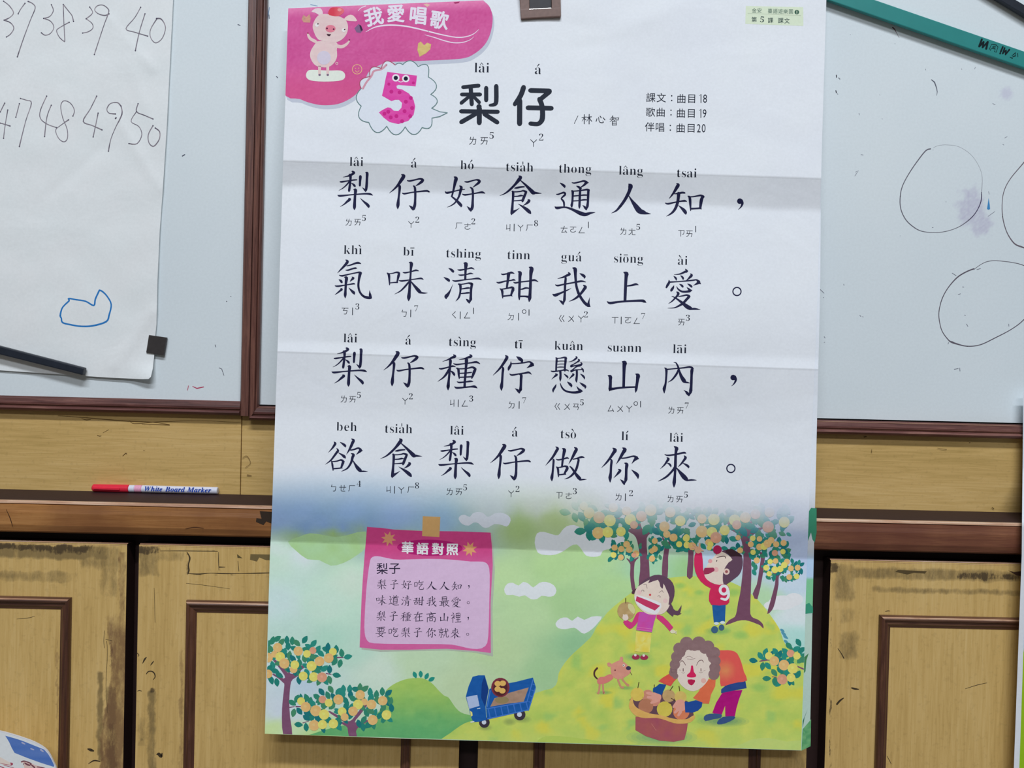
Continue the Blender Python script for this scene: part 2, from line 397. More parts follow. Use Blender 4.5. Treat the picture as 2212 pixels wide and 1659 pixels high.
# ledge
LF = -0.078
zf0 = (P(0, 1083, LF).z + P(2205, 1133, LF).z) / 2; zf1 = (P(0, 1149, LF).z + P(585, 1161, LF).z + P(1770, 1192, LF).z + P(2200, 1199, LF).z) / 4
lg = thing('display_ledge', 'brown wooden ledge with worn front edge and painted-on highlight running below the whiteboards', 'ledge')
zl = zf0 + 0.0006
box('top_board', xL, xR, LF + .004, -0.0012, zl - .006, zl, M_ledgetop, lg)
xjoin = P(1300, 1110, LF).x
def front(name, prof, mat, xL=xL, xR=xR):
    V = [(xL, y, z) for y, z in prof] + [(xR, y, z) for y, z in prof]; n = len(prof)
    Fc = [(i, (i + 1) % n, n + (i + 1) % n, n + i) for i in range(n)] + [tuple(range(n)), tuple(range(2 * n - 1, n - 1, -1))]
    return mesh_obj(name, V, Fc, mat, lg)
front('front_board', [(LF + .0035, zl + .0002), (LF + .0035, zf1), (LF - .0006, zf1 + .002), (LF - .0028, zf1 + .008), (LF - .003, zl - .0105), (LF - .002, zl - .0062), (LF - .0016, zl - .0034), (LF + .0006, zl - .0022)], M_ledge, xL, xjoin)
front('front_board', [(LF + .0035, zl + .0002), (LF + .0035, zf1), (LF - .0006, zf1 + .002), (LF - .0028, zf1 + .008), (LF - .003, zl - .0105), (LF - .002, zl - .0062), (LF - .0016, zl - .0034), (LF + .0006, zl - .0022)], M_ledge_red, xjoin + .0003, xR)
front('edge_bead', [(LF + .0036, zl + .0006), (LF + .0004, zl + .0005), (LF - .0010, zl - .0004), (LF - .0014, zl - .0018), (LF + .0006, zl - .0024), (LF + .0036, zl - .002)], M_edge)  # pale colour combines edge wear with a painted highlight
# cabinet
DF = -0.0715
cab = thing('storage_cabinet', 'low wooden cabinet with worn yellow panelled doors under the ledge', 'cabinet')
zd = (P(0, 1169, DF).z + P(585, 1185.5, DF).z + P(1790, 1209, DF).z + P(2205, 1218, DF).z) / 4
box('body', xL, xR, -0.050, -0.001, 0.10, zf1 + .004, M_gap, cab)
box('plinth', xL + .02, xR - .02, -0.040, -0.002, 0.001, 0.10, M_gap, cab)
zbt = 0.13
gaps = [(-474, -449), (270.5, 296.5), (997, 1038), (1749, 1789), (2520, 2548)]
pieces = []
for i in range(4):
    pieces.append((P(gaps[i][1], 1400, DF).x, P(gaps[i + 1][0], 1400, DF).x))
def rectm(x, y, x0, x1, y0, y1, s=8.0):
    return sstep(x0 - s, x0 + s, x) * (1 - sstep(x1 - s, x1 + s, x)) * sstep(y0 - s, y0 + s, y) * (1 - sstep(y1 - s, y1 + s, y))
def wear(x, y):
    """hand-marked dirt (r), black scuffs (g) and bare wood (b) of the doors, where the photo shows them"""
    r = g = b = 0.0; x += 5 * nz(x, y, 22, 41) + 2.5 * nz(x, y, 7, 43); y += 4 * nz(x, y, 26, 42) + 2 * nz(x, y, 8, 44)
    if x < 1100:
        d = y - .0227 * x
        r = max(r, .66 * rectm(x, d, -450, 235, 1174, 1206, 7), .5 * rectm(x, d, -450, 90, 1235, 1252, 5), .42 * rectm(x, d, 0, 170, 1230, 1258, 6))
        r = max(r, .50 * rectm(x, d, 170, 262, 1172, 1225, 14), .42 * rectm(x, d, 215, 262, 1210, 1290, 14))
        g = max(g, .54 * rectm(x, d, -450, 200, 1172, 1188, 4), .46 * rectm(x, d, 60, 225, 1178, 1196, 8))
        edge = 226 + 12 * math.sin((y - 1340) / 60.0)
        if y > 1300 and x < 275: b = max(b, .62 * sstep(edge - 4, edge + 4, x) * sstep(1300, 1370, y)); g = max(g, .46 * rectm(x, y, 234, 246, 1385, 1480, 4))
        b = max(b, .52 * rectm(x, y, 256, 272, 1190, 1700, 3))
        r = max(r, .64 * rectm(x, y, 209, 224, 1450, 1645, 5), .60 * rectm(x, y, 228, 254, 1480, 1700, 5)); g = max(g, .52 * rectm(x, y, 231, 252, 1560, 1700, 5))
        r = max(r, .50 * rectm(x, d, 297, 345, 1172, 1240, 8), .40 * rectm(x, d, 300, 400, 1180, 1205, 8)); g = max(g, .5 * rectm(x, d, 297, 345, 1170, 1192, 5))
        r = max(r, .56 * rectm(x, y, 318, 337, 1492, 1700, 5), .42 * rectm(x, y, 296, 318, 1545, 1615, 6)); g = max(g, .42 * rectm(x, y, 322, 336, 1483, 1500, 4), .4 * rectm(x, y, 296, 312, 1590, 1612, 5))
        g = max(g, .52 * rectm(x, d, 403, 411, 1184, 1232, 3), .5 * rectm(x, d, 403, 700, 1229, 1233, 1.5), .46 * rectm(x, d, 345, 470, 1176, 1182, 3))
        b = max(b, .45 * rectm(x, y, 387, 397, 1400, 1700, 3), .45 * rectm(x, y, 120, 128, 1380, 1700, 3), .4 * rectm(x, d, 470, 760, 1284, 1291, 3))
    else:
        d = y - .0227 * (x - 1790)
        r = max(r, .55 * rectm(x, d, 1835, 2330, 1222, 1250, 7), .52 * rectm(x, d, 1880, 2360, 1264, 1279, 6), .50 * rectm(x, d, 1800, 1850, 1216, 1300, 12))
        r = max(r, .46 * rectm(x, y, 1812, 1858, 1362, 1428, 12), .40 * rectm(x, y, 1812, 1850, 1310, 1350, 12))
        g = max(g, .50 * rectm(x, d, 2060, 2330, 1226, 1248, 8), .50 * rectm(x, d, 1790, 1812, 1212, 1240, 5), .42 * rectm(x, d, 1790, 1797, 1212, 1700, 3))
        r = max(r, .4 * rectm(x, y, 1700, 1757, 1590, 1700, 10)); g = max(g, .45 * rectm(x, y, 1736, 1757, 1590, 1700, 6))
    return (min(r * 1.13, .72), min(g * 1.1, .62), b * 1.04)
MP = [(0, 0), (0, .003), (.10, .0052), (.24, .0062), (.38, .0054), (.46, .0036), (.70, .0030), (.86, .0014), (1, .0006), (1, 0)]
def door_front_sheet(Y): return Sheet(lambda x, y: Y, 0, [1150 + 4 * i for i in range(140)], [-480 + 4 * i for i in range(820)], None, k_light=0.80)
for i, (xa, xb) in enumerate(pieces):
    door = box('door', xa, xb, DF + .0006, -0.052, zbt, zd, M_gap, cab)
    door['label'] = ['left door with a stained top and bare worn right edge', 'door left of centre with taped-label residue', 'door hidden behind the poster', 'right door with brown scuffs along its top rail'][i]
    # visible face, worn; extends over the door front
    ya = 1150; yb = 1700
    q = quad_px(xa, xb, P(1100, 1705, DF).z, zd, DF)
    fk = Ink(door_front_sheet(DF)); fk.poly(q, (190, 160, 103), 0); fk.build('door_face', M_doorZ, door, extra=wear)
    lo = box('lower_face', xa, xb, DF, DF + .0006, zbt, P(1100, 1705, DF).z, M_doorZ, door)
    # bevelled top lip, pale to paint in the highlight along the door top
    V = [(xa, DF - .0002, zd - .0012), (xb, DF - .0002, zd - .0012), (xb, DF + .0030, zd + .0010), (xa, DF + .0030, zd + .0010), (xa, DF + .0030, zd - .0012), (xb, DF + .0030, zd - .0012)]
    mesh_obj('top_lip', V, [(0, 1, 2, 3), (0, 3, 4), (1, 5, 2), (0, 4, 5, 1), (3, 2, 5, 4)], M_edge, door)
    # panel moulding
    mx0, mx1 = xa + (P(402, 1450, DF).x - P(296, 1450, DF).x), xb - (P(270.5, 1450, DF).x - P(154, 1450, DF).x)
    if i == 2: mx0, mx1 = P(1152, 1630, DF).x, P(1642, 1630, DF).x
    if i == 1: mx1 = P(887, 1630, DF).x
    if i == 3: mx0 = P(1894.5, 1450, DF).x
    mz1 = (P(0, 1284, DF).z + P(402, 1297, DF).z + P(1896, 1328, DF).z) / 3; mz0 = zbt + 0.07; w = 0.0118
    wx = {0: .0105, 1: .0095}.get(i, .0112)
    rail('moulding_rail', (mx0, mz1), (mx0 + wx, mz1 - w), (mx1, mz1), (mx1 - wx, mz1 - w), MP, M_mouldX, door, DF)
    bead_line('worn_highlight_bead', (mx0, mz1), (mx0 + wx, mz1 - w), (mx1, mz1), (mx1 - wx, mz1 - w), .07, .26, .0056, door, DF)  # highlight line of the top moulding, painted in pale wood
    rail('moulding_rail', (mx0, mz0), (mx0 + wx, mz0 + w), (mx1, mz0), (mx1 - wx, mz0 + w), MP, M_mouldX, door, DF)
    rail('moulding_stile', (mx0, mz0), (mx0 + wx, mz0 + w), (mx0, mz1), (mx0 + wx, mz1 - w), MP, M_mouldZ, door, DF)
    rail('moulding_stile', (mx1, mz0), (mx1 - wx, mz0 + w), (mx1, mz1), (mx1 - wx, mz1 - w), MP, M_mouldZ, door, DF)
    # chips and scratches
    ch = Ink(Sheet(lambda x, y: DF - .0001, k_light=0.80)); dk = (62, 52, 38)
    if i == 1:
        for s_ in ([(308, 1433, 1), (312, 1425, 3.5), (316, 1420, 2)], [(325, 1437, 1), (329, 1432, 2.5), (332, 1428, 1.2)], [(297, 1411, 1.5), (300, 1415, 1.5), (298, 1418, 1)],
                   [(316, 1456, 1.5), (320, 1451, 2.2), (327, 1450, 2.5), (333, 1454, 2.5), (335, 1462, 2), (331, 1468, 1.2)], [(297, 1493, 1), (301, 1491.5, 1.5), (306, 1493, 1)],
                   [(338, 1630, 1), (343, 1629, 7), (348, 1634, 6), (350, 1627, 2)], [(404, 1193, 1.6), (410, 1205, 3), (407, 1220, 2.4), (408, 1232, 3.4), (406, 1239, 1.6)], [(406, 1239, 1), (430, 1240, 2.2), (455, 1238, 1.2), (480, 1239, 2), (520, 1239, 1.2), (560, 1238, 2.2), (600, 1237, 1)], [(472, 1192, .8), (472, 1210, 1.6), (473, 1232, .9)], [(474, 1225, 2.4), (486, 1225, 1)], [(514, 1212, 1), (516, 1234, 1.2)], [(345, 1190, 1), (400, 1190, 1.6), (470, 1191, 1)],
                   [(402, 1260, .6), (440, 1264, .8), (497, 1272, .5)], [(333, 1270, .6), (335, 1345, .8)]):
            ch.stroke(s_, dk, 1)
        ch.poly([(512, 1197), (524, 1206), (513, 1205)], (90, 78, 48), 1)
        ch.poly([(541, 1197), (590, 1198), (590, 1210), (575, 1210), (560, 1204), (555, 1213), (540, 1209)], (112, 96, 62), 1)
    if i == 0:
        for s_ in ([(190, 1618, 3), (196, 1620, 6), (202, 1622, 3)], [(191, 1650, 1), (203, 1643, 3), (216, 1645, 2)], [(226, 1400, .8), (224, 1385, .9), (226, 1362, .8)], [(228, 1381, .8), (242, 1384, .8)], [(230, 1384, .8), (232, 1410, .9), (229, 1480, .8), (232, 1540, .7)], [(36, 1337, .6), (60, 1335, 1), (75, 1331, .5)]):
            ch.stroke(s_, dk, 1)
    if i == 3:
        for s_ in ([(1840, 1486, 3), (1847, 1488, 4), (1855, 1489, 1.5)], [(1808, 1521, 4), (1814, 1514, 4), (1822, 1508, 2)], [(1810, 1401, 1.2), (1817, 1411, 1.6), (1823, 1422, 2.2)], [(1912, 1321, .8), (1918, 1319.5, 1.8), (1923, 1320, .8)],
                   [(2085, 1488, .8), (2110, 1480, 1.2), (2132, 1475, .8)], [(1916, 1633, .8), (1921, 1642, 1.2), (1925, 1650, .8)]):
            ch.stroke(s_, dk, 1)
        ch.poly([(1934, 1235), (1940, 1231), (2002, 1234), (1998, 1239), (1975, 1237), (1960, 1241)], (84, 70, 46), 1)
        ch.poly([(2178, 1232), (2190, 1236), (2212, 1233), (2212, 1245), (2196, 1243)], (70, 50, 40), 1)
    if ch.Fc: ch.build('paint_chip', M_print, door)['kind'] = 'stuff'
# flaked patch and scratch on the ledge front and panel
fk = Ink(Sheet(lambda x, y: LF - .0032, k_light=0.80))
fk.poly([(561, 1104), (590, 1106), (590, 1132), (575, 1126), (569, 1134), (553, 1127), (554, 1119), (565, 1121)], (52, 42, 34), 1)
fk.build('chipped_patch', M_print, lg); fk = Ink(fk.sheet)
fk.stroke([(13, 1100, .8), (22, 1120, 1.6), (27, 1137, 1)], (60, 38, 26), 1); fk.build('scratch', M_print, lg); fk = Ink(fk.sheet)
fk.stroke([(400, 1142, .6), (420, 1139, 1.6), (440, 1141, .6)], (70, 44, 30), 1)
fk.build('scratch', M_print, lg)
fk = Ink(Sheet(lambda x, y: -0.0008, k_light=0.80))
for s_ in ([(125, 898, .8), (170, 901, 1.2), (240, 907, 1.6), (280, 910, 1.4), (330, 912, 1), (366, 917, .8)], [(176, 904, .8), (186, 907, 1.4), (196, 906, .8)], [(280, 908, .6), (291, 915, 1), (345, 911, 1), (440, 909, .6), (520, 913, .6)],
           [(210, 940, 1), (215, 942, 1.6), (219, 941, .8)], [(265, 985, 1), (272, 979, 1.8), (274, 982, .8)], [(311, 973, 2)] * 2, [(306, 916, .7), (366, 918, 1.8)], [(222, 935, .5), (235, 928, .8)]):
    fk.stroke(s_, (96, 72, 38), 1)
for s_ in ([(523, 990, .6), (533, 985, 1.2), (541, 1000, .8), (530, 1010, .8)], [(534, 1026, 2), (543, 1027, 1.2)]): fk.stroke(s_, (104, 80, 48), 1)
for s_ in ([(1883, 970, .6), (1883, 977, 1.2)], [(2025, 968, .6), (2045, 971, 1)], [(1867, 944, 2), (1872, 943, 1)], [(2095, 956, 2)] * 2, [(2143, 1096, 1.2), (2147, 1099, 1.6)]): fk.stroke(s_, (80, 60, 30), 1)
fk.build('scratch', M_print, tr)
# ---------------------------------------------------------------- the hanging song poster
KV = 0.033
def slope(x, v):
    b2 = 381 + 0.0137 * (x - 600) + 5 * nz(x, 0, 90, 4)
    segs = [(-200, 8.5), (328, -7.5), (b2, 12.0), (610, 12.0), (700, 4.5), (728, 15.5), (740, 3.2), (850, 5.0), (900, 10.5), (1010, 10.5), (1085, -4.0), (1151, 4.5), (1400, 3.0), (1700, 2.5)]
    kinds = {328: 1.2, b2: 7.0, 740: 1.2, 1151: 1.2}
    if v < 328 - 1: d = 8.5 + 2.0 * sstep(60, 300, v)
    elif v < 328 + 1: d = -26.0
    elif v < b2 - 7: d = -11.0 + 2.0 * sstep(328, b2, v)
    elif v < b2 + 7: d = -9.0 + 21.0 * sstep(b2 - 7, b2 + 7, v)
    elif v < 600: d = 12.0 - 1.5 * sstep(b2, 600, v)
    elif v < 712: d = 10.5 - 5.0 * sstep(590, 700, v)
    elif v < 740: d = 5.5 + 12.0 * sstep(706, 728, v)
    elif v < 741: d = -18.0
    elif v < 850: d = 1.4 + 2.0 * sstep(740, 850, v)
    elif v < 1000: d = 3.4 + 7.6 * sstep(835, 905, v)
    elif v < 1151: d = 11.0 - 27.0 * sstep(990, 1125, v)
    else: d = 9.0 - 4.0 * sstep(1151, 1500, v)
    d += 2.2 * nz(x, v, 210, 11) * (1.0 if v < 1100 else 0.4) + 1.1 * nz(x, v, 75, 21) * (1.0 if v < 330 else 0.45)
    return d
V0, V1, X0, X1, DX = -120, 1640, 540, 1820, 20
ROWS = sorted(set([V0 + 6 * i for i in range((V1 - V0) // 6 + 1)] + [327, 329, 739, 741, 1150, 1152]))
COLS = list(range(X0, X1 + 1, DX))
TAB = []
for x in COLS:
    acc = -0.0085 - 0.0015 * math.sin((x - 600) / 380.0); col_ = [acc]
    for a, b in zip(ROWS, ROWS[1:]):
        acc -= math.tan(math.radians(slope(x, (a + b) / 2))) * (b - a) * 0.00047; col_.append(acc)
    # hold the whole sheet clear of the ledge
    TAB.append(col_)
import bisect as _bs
iL = _bs.bisect_left(ROWS, 1050)
for col_ in TAB:
    tgt = -0.0900; err = tgt - col_[iL]
    for j in range(len(col_)): col_[j] += err * sstep(-100, 1000, ROWS[j])
def seg_d(x, y, a, b):
    dx, dy = b[0] - a[0], b[1] - a[1]; t = max(0, min(1, ((x - a[0]) * dx + (y - a[1]) * dy) / (dx * dx + dy * dy)))
    return math.hypot(x - a[0] - t * dx, y - a[1] - t * dy), t
for i, x in enumerate(COLS):
    for j, v in enumerate(ROWS):
        y = v + KV * x; e = 0.0
        for a, b, am, wd_ in (((1196, 364), (1300, 452), .0008, 16), ((1196, 364), (1128, 430), .0006, 14), ((1196, 364), (1180, 320), .0006, 14), ((1200, 45), (1320, 70), -.0012, 26), ((1320, 70), (1470, 10), .0014, 26), ((1240, 105), (1300, 95), -.0012, 22), ((1000, 720), (1700, 640), .0007, 34), ((620, 250), (980, 330), .0006, 30), ((1500, 260), (1770, 330), -.0007, 34), ((1420, 120), (1720, 60), -.0006, 36), ((640, 480), (1000, 560), .0005, 34), ((1350, 900), (1745, 860), -.0006, 30)):
            d_, t_ = seg_d(x, y, a, b)
            if d_ < 3.2 * wd_: e += am * math.exp(-(d_ / wd_) ** 1.6) * (1 - .4 * abs(2 * t_ - 1))
        TAB[i][j] -= e
def pdepth(x, y):
    v = y - KV * x
    i = min(len(COLS) - 2, max(0, int((x - X0) // DX))); tx = (x - COLS[i]) / DX
    j = min(len(ROWS) - 2, max(0, _bs.bisect_right(ROWS, v) - 1)); tv = (v - ROWS[j]) / (ROWS[j + 1] - ROWS[j])
    a = TAB[i][j] + (TAB[i][j + 1] - TAB[i][j]) * tv; b = TAB[i + 1][j] + (TAB[i + 1][j + 1] - TAB[i + 1][j]) * tv
    return a + (b - a) * tx
def halfplane(p, q):
    """keep the side on the left hand when walking p->q in image coordinates with y down (clockwise outline)"""
    dx, dy = q[0] - p[0], q[1] - p[1]; d = math.hypot(dx, dy)
    return lambda r: -(dx * (r[1] - p[1]) - dy * (r[0] - p[0])) / d
CLIP = [halfplane((622.6, 18), (1059, 0)), halfplane((1783.5, 0), (1730.6, 1620.6)), halfplane((1730.6, 1620.6), (572.6, 1584.6)), halfplane((572.6, 1584.6), (622.6, 18))]
PS = Sheet(pdepth, KV, ROWS, COLS, None)
PC = Sheet(pdepth, KV, ROWS, COLS, CLIP)
WHITE = (223, 227, 233)
IDW = [(600, 1120, (150, 178, 216)), (650, 1112, (146, 176, 214)), (760, 1112, (146, 178, 216)), (650, 1138, (132, 164, 206)), (800, 1135, (140, 172, 210)), (740, 1140, (136, 168, 208)), (700, 1130, (138, 170, 212)), (850, 1118, (152, 182, 220)), (950, 1130, (152, 186, 214)), (1010, 1150, (158, 190, 190)), (1060, 1105, (192, 206, 206)), (1120, 1140, (165, 192, 128)),
       (1200, 1120, (176, 198, 140)), (1250, 1090, (206, 214, 200)), (1160, 1095, (196, 208, 190)), (1350, 1085, (215, 218, 222)), (1500, 1085, (212, 215, 220)), (1600, 1100, (205, 210, 218)), (1700, 1095, (188, 197, 216)), (1730, 1130, (198, 205, 222)), (1720, 1160, (176, 190, 216)),
       (1450, 1150, (200, 208, 214)), (640, 1160, (160, 192, 140)), (720, 1158, (158, 190, 125)), (780, 1150, (150, 182, 160)),
       (600, 1185, (205, 228, 212)), (590, 1210, (200, 230, 205)), (650, 1200, (215, 232, 225)), (720, 1185, (196, 222, 190)), (600, 1300, (202, 228, 220)), (700, 1300, (198, 229, 206)), (620, 1400, (192, 222, 208)), (720, 1390, (178, 218, 196)), (760, 1400, (186, 218, 198)),
       (700, 1460, (200, 222, 210)), (605, 1470, (205, 220, 226)), (660, 1475, (190, 210, 222)), (600, 1530, (206, 217, 228)), (640, 1550, (205, 220, 222)), (900, 1440, (192, 217, 178)), (820, 1450, (205, 224, 205)), (900, 1200, (188, 222, 156)), (760, 1250, (205, 232, 205)), (1100, 1250, (188, 218, 160)),
       (1200, 1220, (180, 214, 150)), (1150, 1330, (186, 216, 162)), (1080, 1400, (186, 212, 160)), (1220, 1300, (172, 208, 148)), (1250, 1395, (150, 196, 148)), (1190, 1445, (165, 202, 150)), (1000, 1480, (192, 214, 170)), (1280, 1190, (180, 215, 150)), (1340, 1270, (178, 214, 150)),
       (1400, 1230, (168, 212, 172)), (1480, 1230, (160, 204, 140)), (1540, 1215, (190, 210, 232)), (1700, 1250, (196, 212, 238)), (1640, 1200, (190, 208, 232)), (1730, 1200, (182, 196, 222)), (1720, 1330, (216, 230, 228)), (1720, 1385, (176, 218, 208)), (1650, 1290, (180, 215, 170)),
       (1740, 1410, (168, 212, 204)), (590, 1575, (202, 226, 160)), (680, 1588, (184, 216, 140)), (640, 1570, (200, 226, 175))]
def idw(x, y):
    r = g = b = w = 0.0
    x += 14 * nz(x, y, 60, 1); y += 10 * nz(x, y, 60, 2)
    for px, py, c in IDW:
        q = 1.0 / ((px - x) ** 2 + ((py - y) * 1.25) ** 2 + 60) ** 1.7
        r += c[0] * q; g += c[1] * q; b += c[2] * q; w += q
    n = 3.5 * fbm(x, y, 26, 5); q = 1.03
    return (q * r / w + n, q * g / w + n * 0.8, q * b / w + n * 0.6)
def paper_col(x, y):
    n = 1.2 * fbm(x, y, 120, 6); wv = (WHITE[0] + n, WHITE[1] + n, WHITE[2] + n)
    v = y - KV * x; t = sstep(1025 - 20, 1122, v + 30 - 14 * sstep(1200, 1500, x) + 14 * nz(x, y, 120, 3))
    if t <= 0: return wv
    return mix(wv, idw(x, y), t)
def tf(ox, oy, s):
    return lambda *a: [(ox + p[0] / s, oy + p[1] / s) + ((p[2] / s,) if len(p) > 2 else ()) for p in a]
poster = thing('song_poster', 'large folded song poster with navy characters, pink banner and pear orchard scene', 'poster')
OUT = [(622, 17), (760, 11), (900, 5), (1060, -1), (1250, -9), (1500, -20), (1786, -32), (1785, 0), (1777.5, 250), (1772.5, 400), (1767, 600), (1764, 700), (1757, 860), (1749, 1060), (1740.4, 1300), (1734, 1560), (1731.4, 1621.2),
       (1500, 1614), (1260, 1607), (860, 1595), (572, 1585), (578, 1370), (583, 1200), (587, 1120), (591, 1000), (598.5, 780), (600, 740), (605, 560), (612, 340), (617, 200)]
k = Ink(PS); k.poly(OUT, paper_col, 0); k.build('paper', M_print, poster)

# ---- banner
B1 = tf(600, 0, 3.687)
k = Ink(PC)
banner = B1((60, 40), (300, 0), (900, -60), (1560, -40), (1640, 8), (1690, 60), (1712, 150), (1692, 270), (1645, 360), (1560, 432), (1460, 467), (1200, 482), (1000, 490), (860, 500), (740, 560), (700, 620), (660, 705), (600, 770), (500, 822), (400, 838), (300, 830), (180, 790), (40, 700))
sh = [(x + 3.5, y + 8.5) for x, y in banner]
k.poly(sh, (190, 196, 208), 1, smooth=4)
def pink(x, y):
    n = fbm(x, y, 5, 31) * 11 + fbm(x, y, 60, 32) * 9
    e = 1 - sstep(0, 26, y - (17 - 0.04 * (x - 622))) * 1.0
    c = (206 + n * .6 + 20 * e, 88 + n + 40 * e, 150 + n * .8 + 25 * e)
    return mix(c, (214, 84, 130), sstep(120, 200, y) * .5)
kk = Sheet(pdepth, KV, ROWS, list(range(X0, X1 + 1, 4)), CLIP)
k2 = Ink(kk); k2.poly(banner, pink, 2, smooth=4)
for i, v in enumerate(k2.Fc): k.Fc.append([j + len(k.V) for j in v])
k.V += k2.V; k.Cl += k2.Cl
k.stroke(B1((700, 255, 3), (760, 222, 8), (820, 206, 11), (900, 200, 12), (1000, 206, 11), (1100, 225, 11), (1200, 250, 10), (1300, 275, 9), (1420, 297, 8), (1500, 292, 8), (1560, 270, 6), (1600, 235, 3)), (232, 220, 232), 3)
k.stroke(B1((1170, 277, 3), (1240, 296, 7), (1330, 325, 8), (1400, 340, 8), (1470, 338, 7), (1530, 318, 5), (1562, 292, 2)), (228, 214, 228), 3)
k.stroke(B1((638, 88, 3), (665, 62, 6), (700, 48, 8)), (230, 215, 228), 3)
k.poly(B1((1118, 345), (1140, 330), (1165, 360), (1190, 340), (1222, 352), (1215, 392), (1180, 425), (1130, 452), (1112, 400)), lambda x, y: mix((198, 168, 105), (222, 200, 130), .5 + nz(x, y, 1.6, 3)), 3)
k.poly(B1((190, 150), (205, 118), (228, 136), (252, 112), (262, 140), (258, 180), (205, 178)), lambda x, y: mix((182, 140, 125), (225, 160, 140), .5 + nz(x, y, 3, 3)), 3)
k.poly(B1((610, 225), (645, 190), (678, 240), (660, 262), (628, 258)), (128, 96, 132), 3); k.poly(B1((648, 195), (665, 205), (678, 240), (662, 246)), (52, 36, 62), 4)
k.poly(B1((1160, 35), (1185, 28), (1215, 38), (1190, 55)), (225, 185, 170), 3); k.poly(B1((1400, 18), (1450, 12), (1440, 26), (1410, 30)), (165, 50, 100), 3)
k.ring(*B1((632, 552))[0], 10.2, 1.3, (240, 190, 130), 4); k.disc(*B1((620, 545))[0], 1.0, (240, 190, 130), 4); k.disc(*B1((645, 543))[0], 1.0, (240, 190, 130), 4)
k.stroke(B1((616, 560, 3), (632, 575, 4), (650, 560, 3)), (240, 190, 130), 4)
for ch, cx, cy, a, sz in (('我', 807, 35.5, -.20, 43), ('愛', 855, 29, 0, 41), ('唱', 903.5, 33.8, .10, 42), ('歌', 949.5, 43, .15, 42)):
    for q_, (dx, dy) in enumerate(((-.9, 0), (.9, 0), (0, -.9), (0, .9), (0, 0))): put(k, ch, cx + dx, cy + dy, sz * .97, (226, 220, 232), 5 + .04 * q_, ang=a, off=0.006)
k.build('pink_banner', M_print, poster)['label'] = 'pink speckled banner with white heading and swooshes'

# ---- pig figure on a white board
k = Ink(PC); pigc = lambda x, y: mix((222, 192, 192), (226, 204, 200), .5 + nz(x, y, 9, 2)); pg = (224, 196, 192)
k.poly(B1((225, 600), (235, 570), (270, 556), (400, 562), (500, 562), (535, 590), (530, 625), (490, 643), (370, 650), (270, 642), (235, 625)), (222, 228, 216), 4, smooth=3)
k.stroke(B1((300, 330, 26), (262, 310, 24), (245, 285, 20), (238, 265, 12)), pg, 4); k.disc(*B1((240, 264))[0], 1.8, (160, 50, 90), 5)
k.stroke(B1((465, 365, 30), (510, 372, 26), (550, 350, 20), (572, 322, 10)), pg, 4); k.disc(*B1((571, 318))[0], 1.8, (140, 50, 90), 5)
k.stroke(B1((333, 500, 24), (333, 592, 22)), pg, 5); k.stroke(B1((398, 500, 24), (398, 592, 22)), pg, 5)
k.poly(B1((310, 330), (300, 345), (265, 400), (258, 450), (280, 500), (320, 530), (400, 535), (450, 500), (472, 450), (470, 400), (462, 330)), pigc, 5, smooth=3)
k.poly(B1((280, 230), (285, 180), (320, 125), (370, 110), (430, 118), (500, 135), (545, 165), (560, 215), (548, 270), (510, 315), (450, 338), (350, 325), (310, 300)), pigc, 6, smooth=3)
k.poly(B1((268, 92), (300, 68), (340, 66), (358, 95), (355, 128), (325, 118), (300, 102)), (228, 208, 212), 5, smooth=2)
k.poly(B1((525, 155), (560, 122), (600, 122), (632, 165), (600, 168), (560, 165)), (230, 204, 200), 5, smooth=2)
k.poly(B1((400, 110), (415, 70), (440, 58), (500, 60), (528, 80), (520, 105), (480, 130), (430, 125)), lambda x, y: mix((214, 66, 84), (226, 110, 120), sstep(730, 738, x)), 7, smooth=2)
k.disc(*B1((492, 78))[0], 4.5, (236, 150, 150), 8, ry=3.5)
k.disc(*B1((368, 460))[0], 15, (208, 200, 214), 7)
k.disc(*B1((420, 228))[0], 11, (222, 126, 146), 8, ry=8)
for q in ((392, 226), (445, 232)): k.disc(*B1(q)[0], 1.9, (80, 30, 60), 9)
k.poly(B1((388, 270), (425, 272), (415, 288), (398, 286)), (70, 40, 55), 8)
for q, e in (((312, 198), (320, 190)), ((525, 240), (533, 235))): k.disc(*B1(q)[0], 4.2, (236, 228, 226), 8); k.disc(*B1(e)[0], 1.6, (70, 40, 50), 9)
k.ring(*B1((470, 505))[0], 2.4, 1.2, pg, 6)
for q in ((333, 596), (398, 596)): k.disc(*B1(q)[0], 2.6, (120, 100, 125), 8, ry=2.2)
k.build('pig_figure', M_print, poster)['label'] = 'printed pink pig with raised arms standing on a white board'

# ---- number badge
k = Ink(PC)
cusp = [(665, 705), (735, 610), (825, 545), (935, 518), (995, 515), (1118, 530), (1198, 612), (1218, 752), (1225, 862), (1290, 890), (1350, 898), (1290, 928), (1228, 940), (1150, 1015), (1015, 1010), (868, 1005), (725, 975), (665, 845)]
via = [(620, 625), (715, 500), (850, 440), (965, 490), (1060, 445), (1225, 470), (1320, 680), (1320, 800), None, None, None, None, (1240, 1050), (1085, 1130), (940, 1140), (780, 1120), (600, 960), (585, 780)]
outl = []
for i, c in enumerate(cusp):
    n_ = cusp[(i + 1) % len(cusp)]; v_ = via[i]
    if v_ is None: outl.append(c); continue
    for t in [0, .2, .4, .6, .8]:
        outl.append(tuple((1 - t) ** 2 * a + 2 * t * (1 - t) * b + t * t * d for a, b, d in zip(c, v_, n_)))
k.poly(B1(*outl), (216, 222, 230), 6)
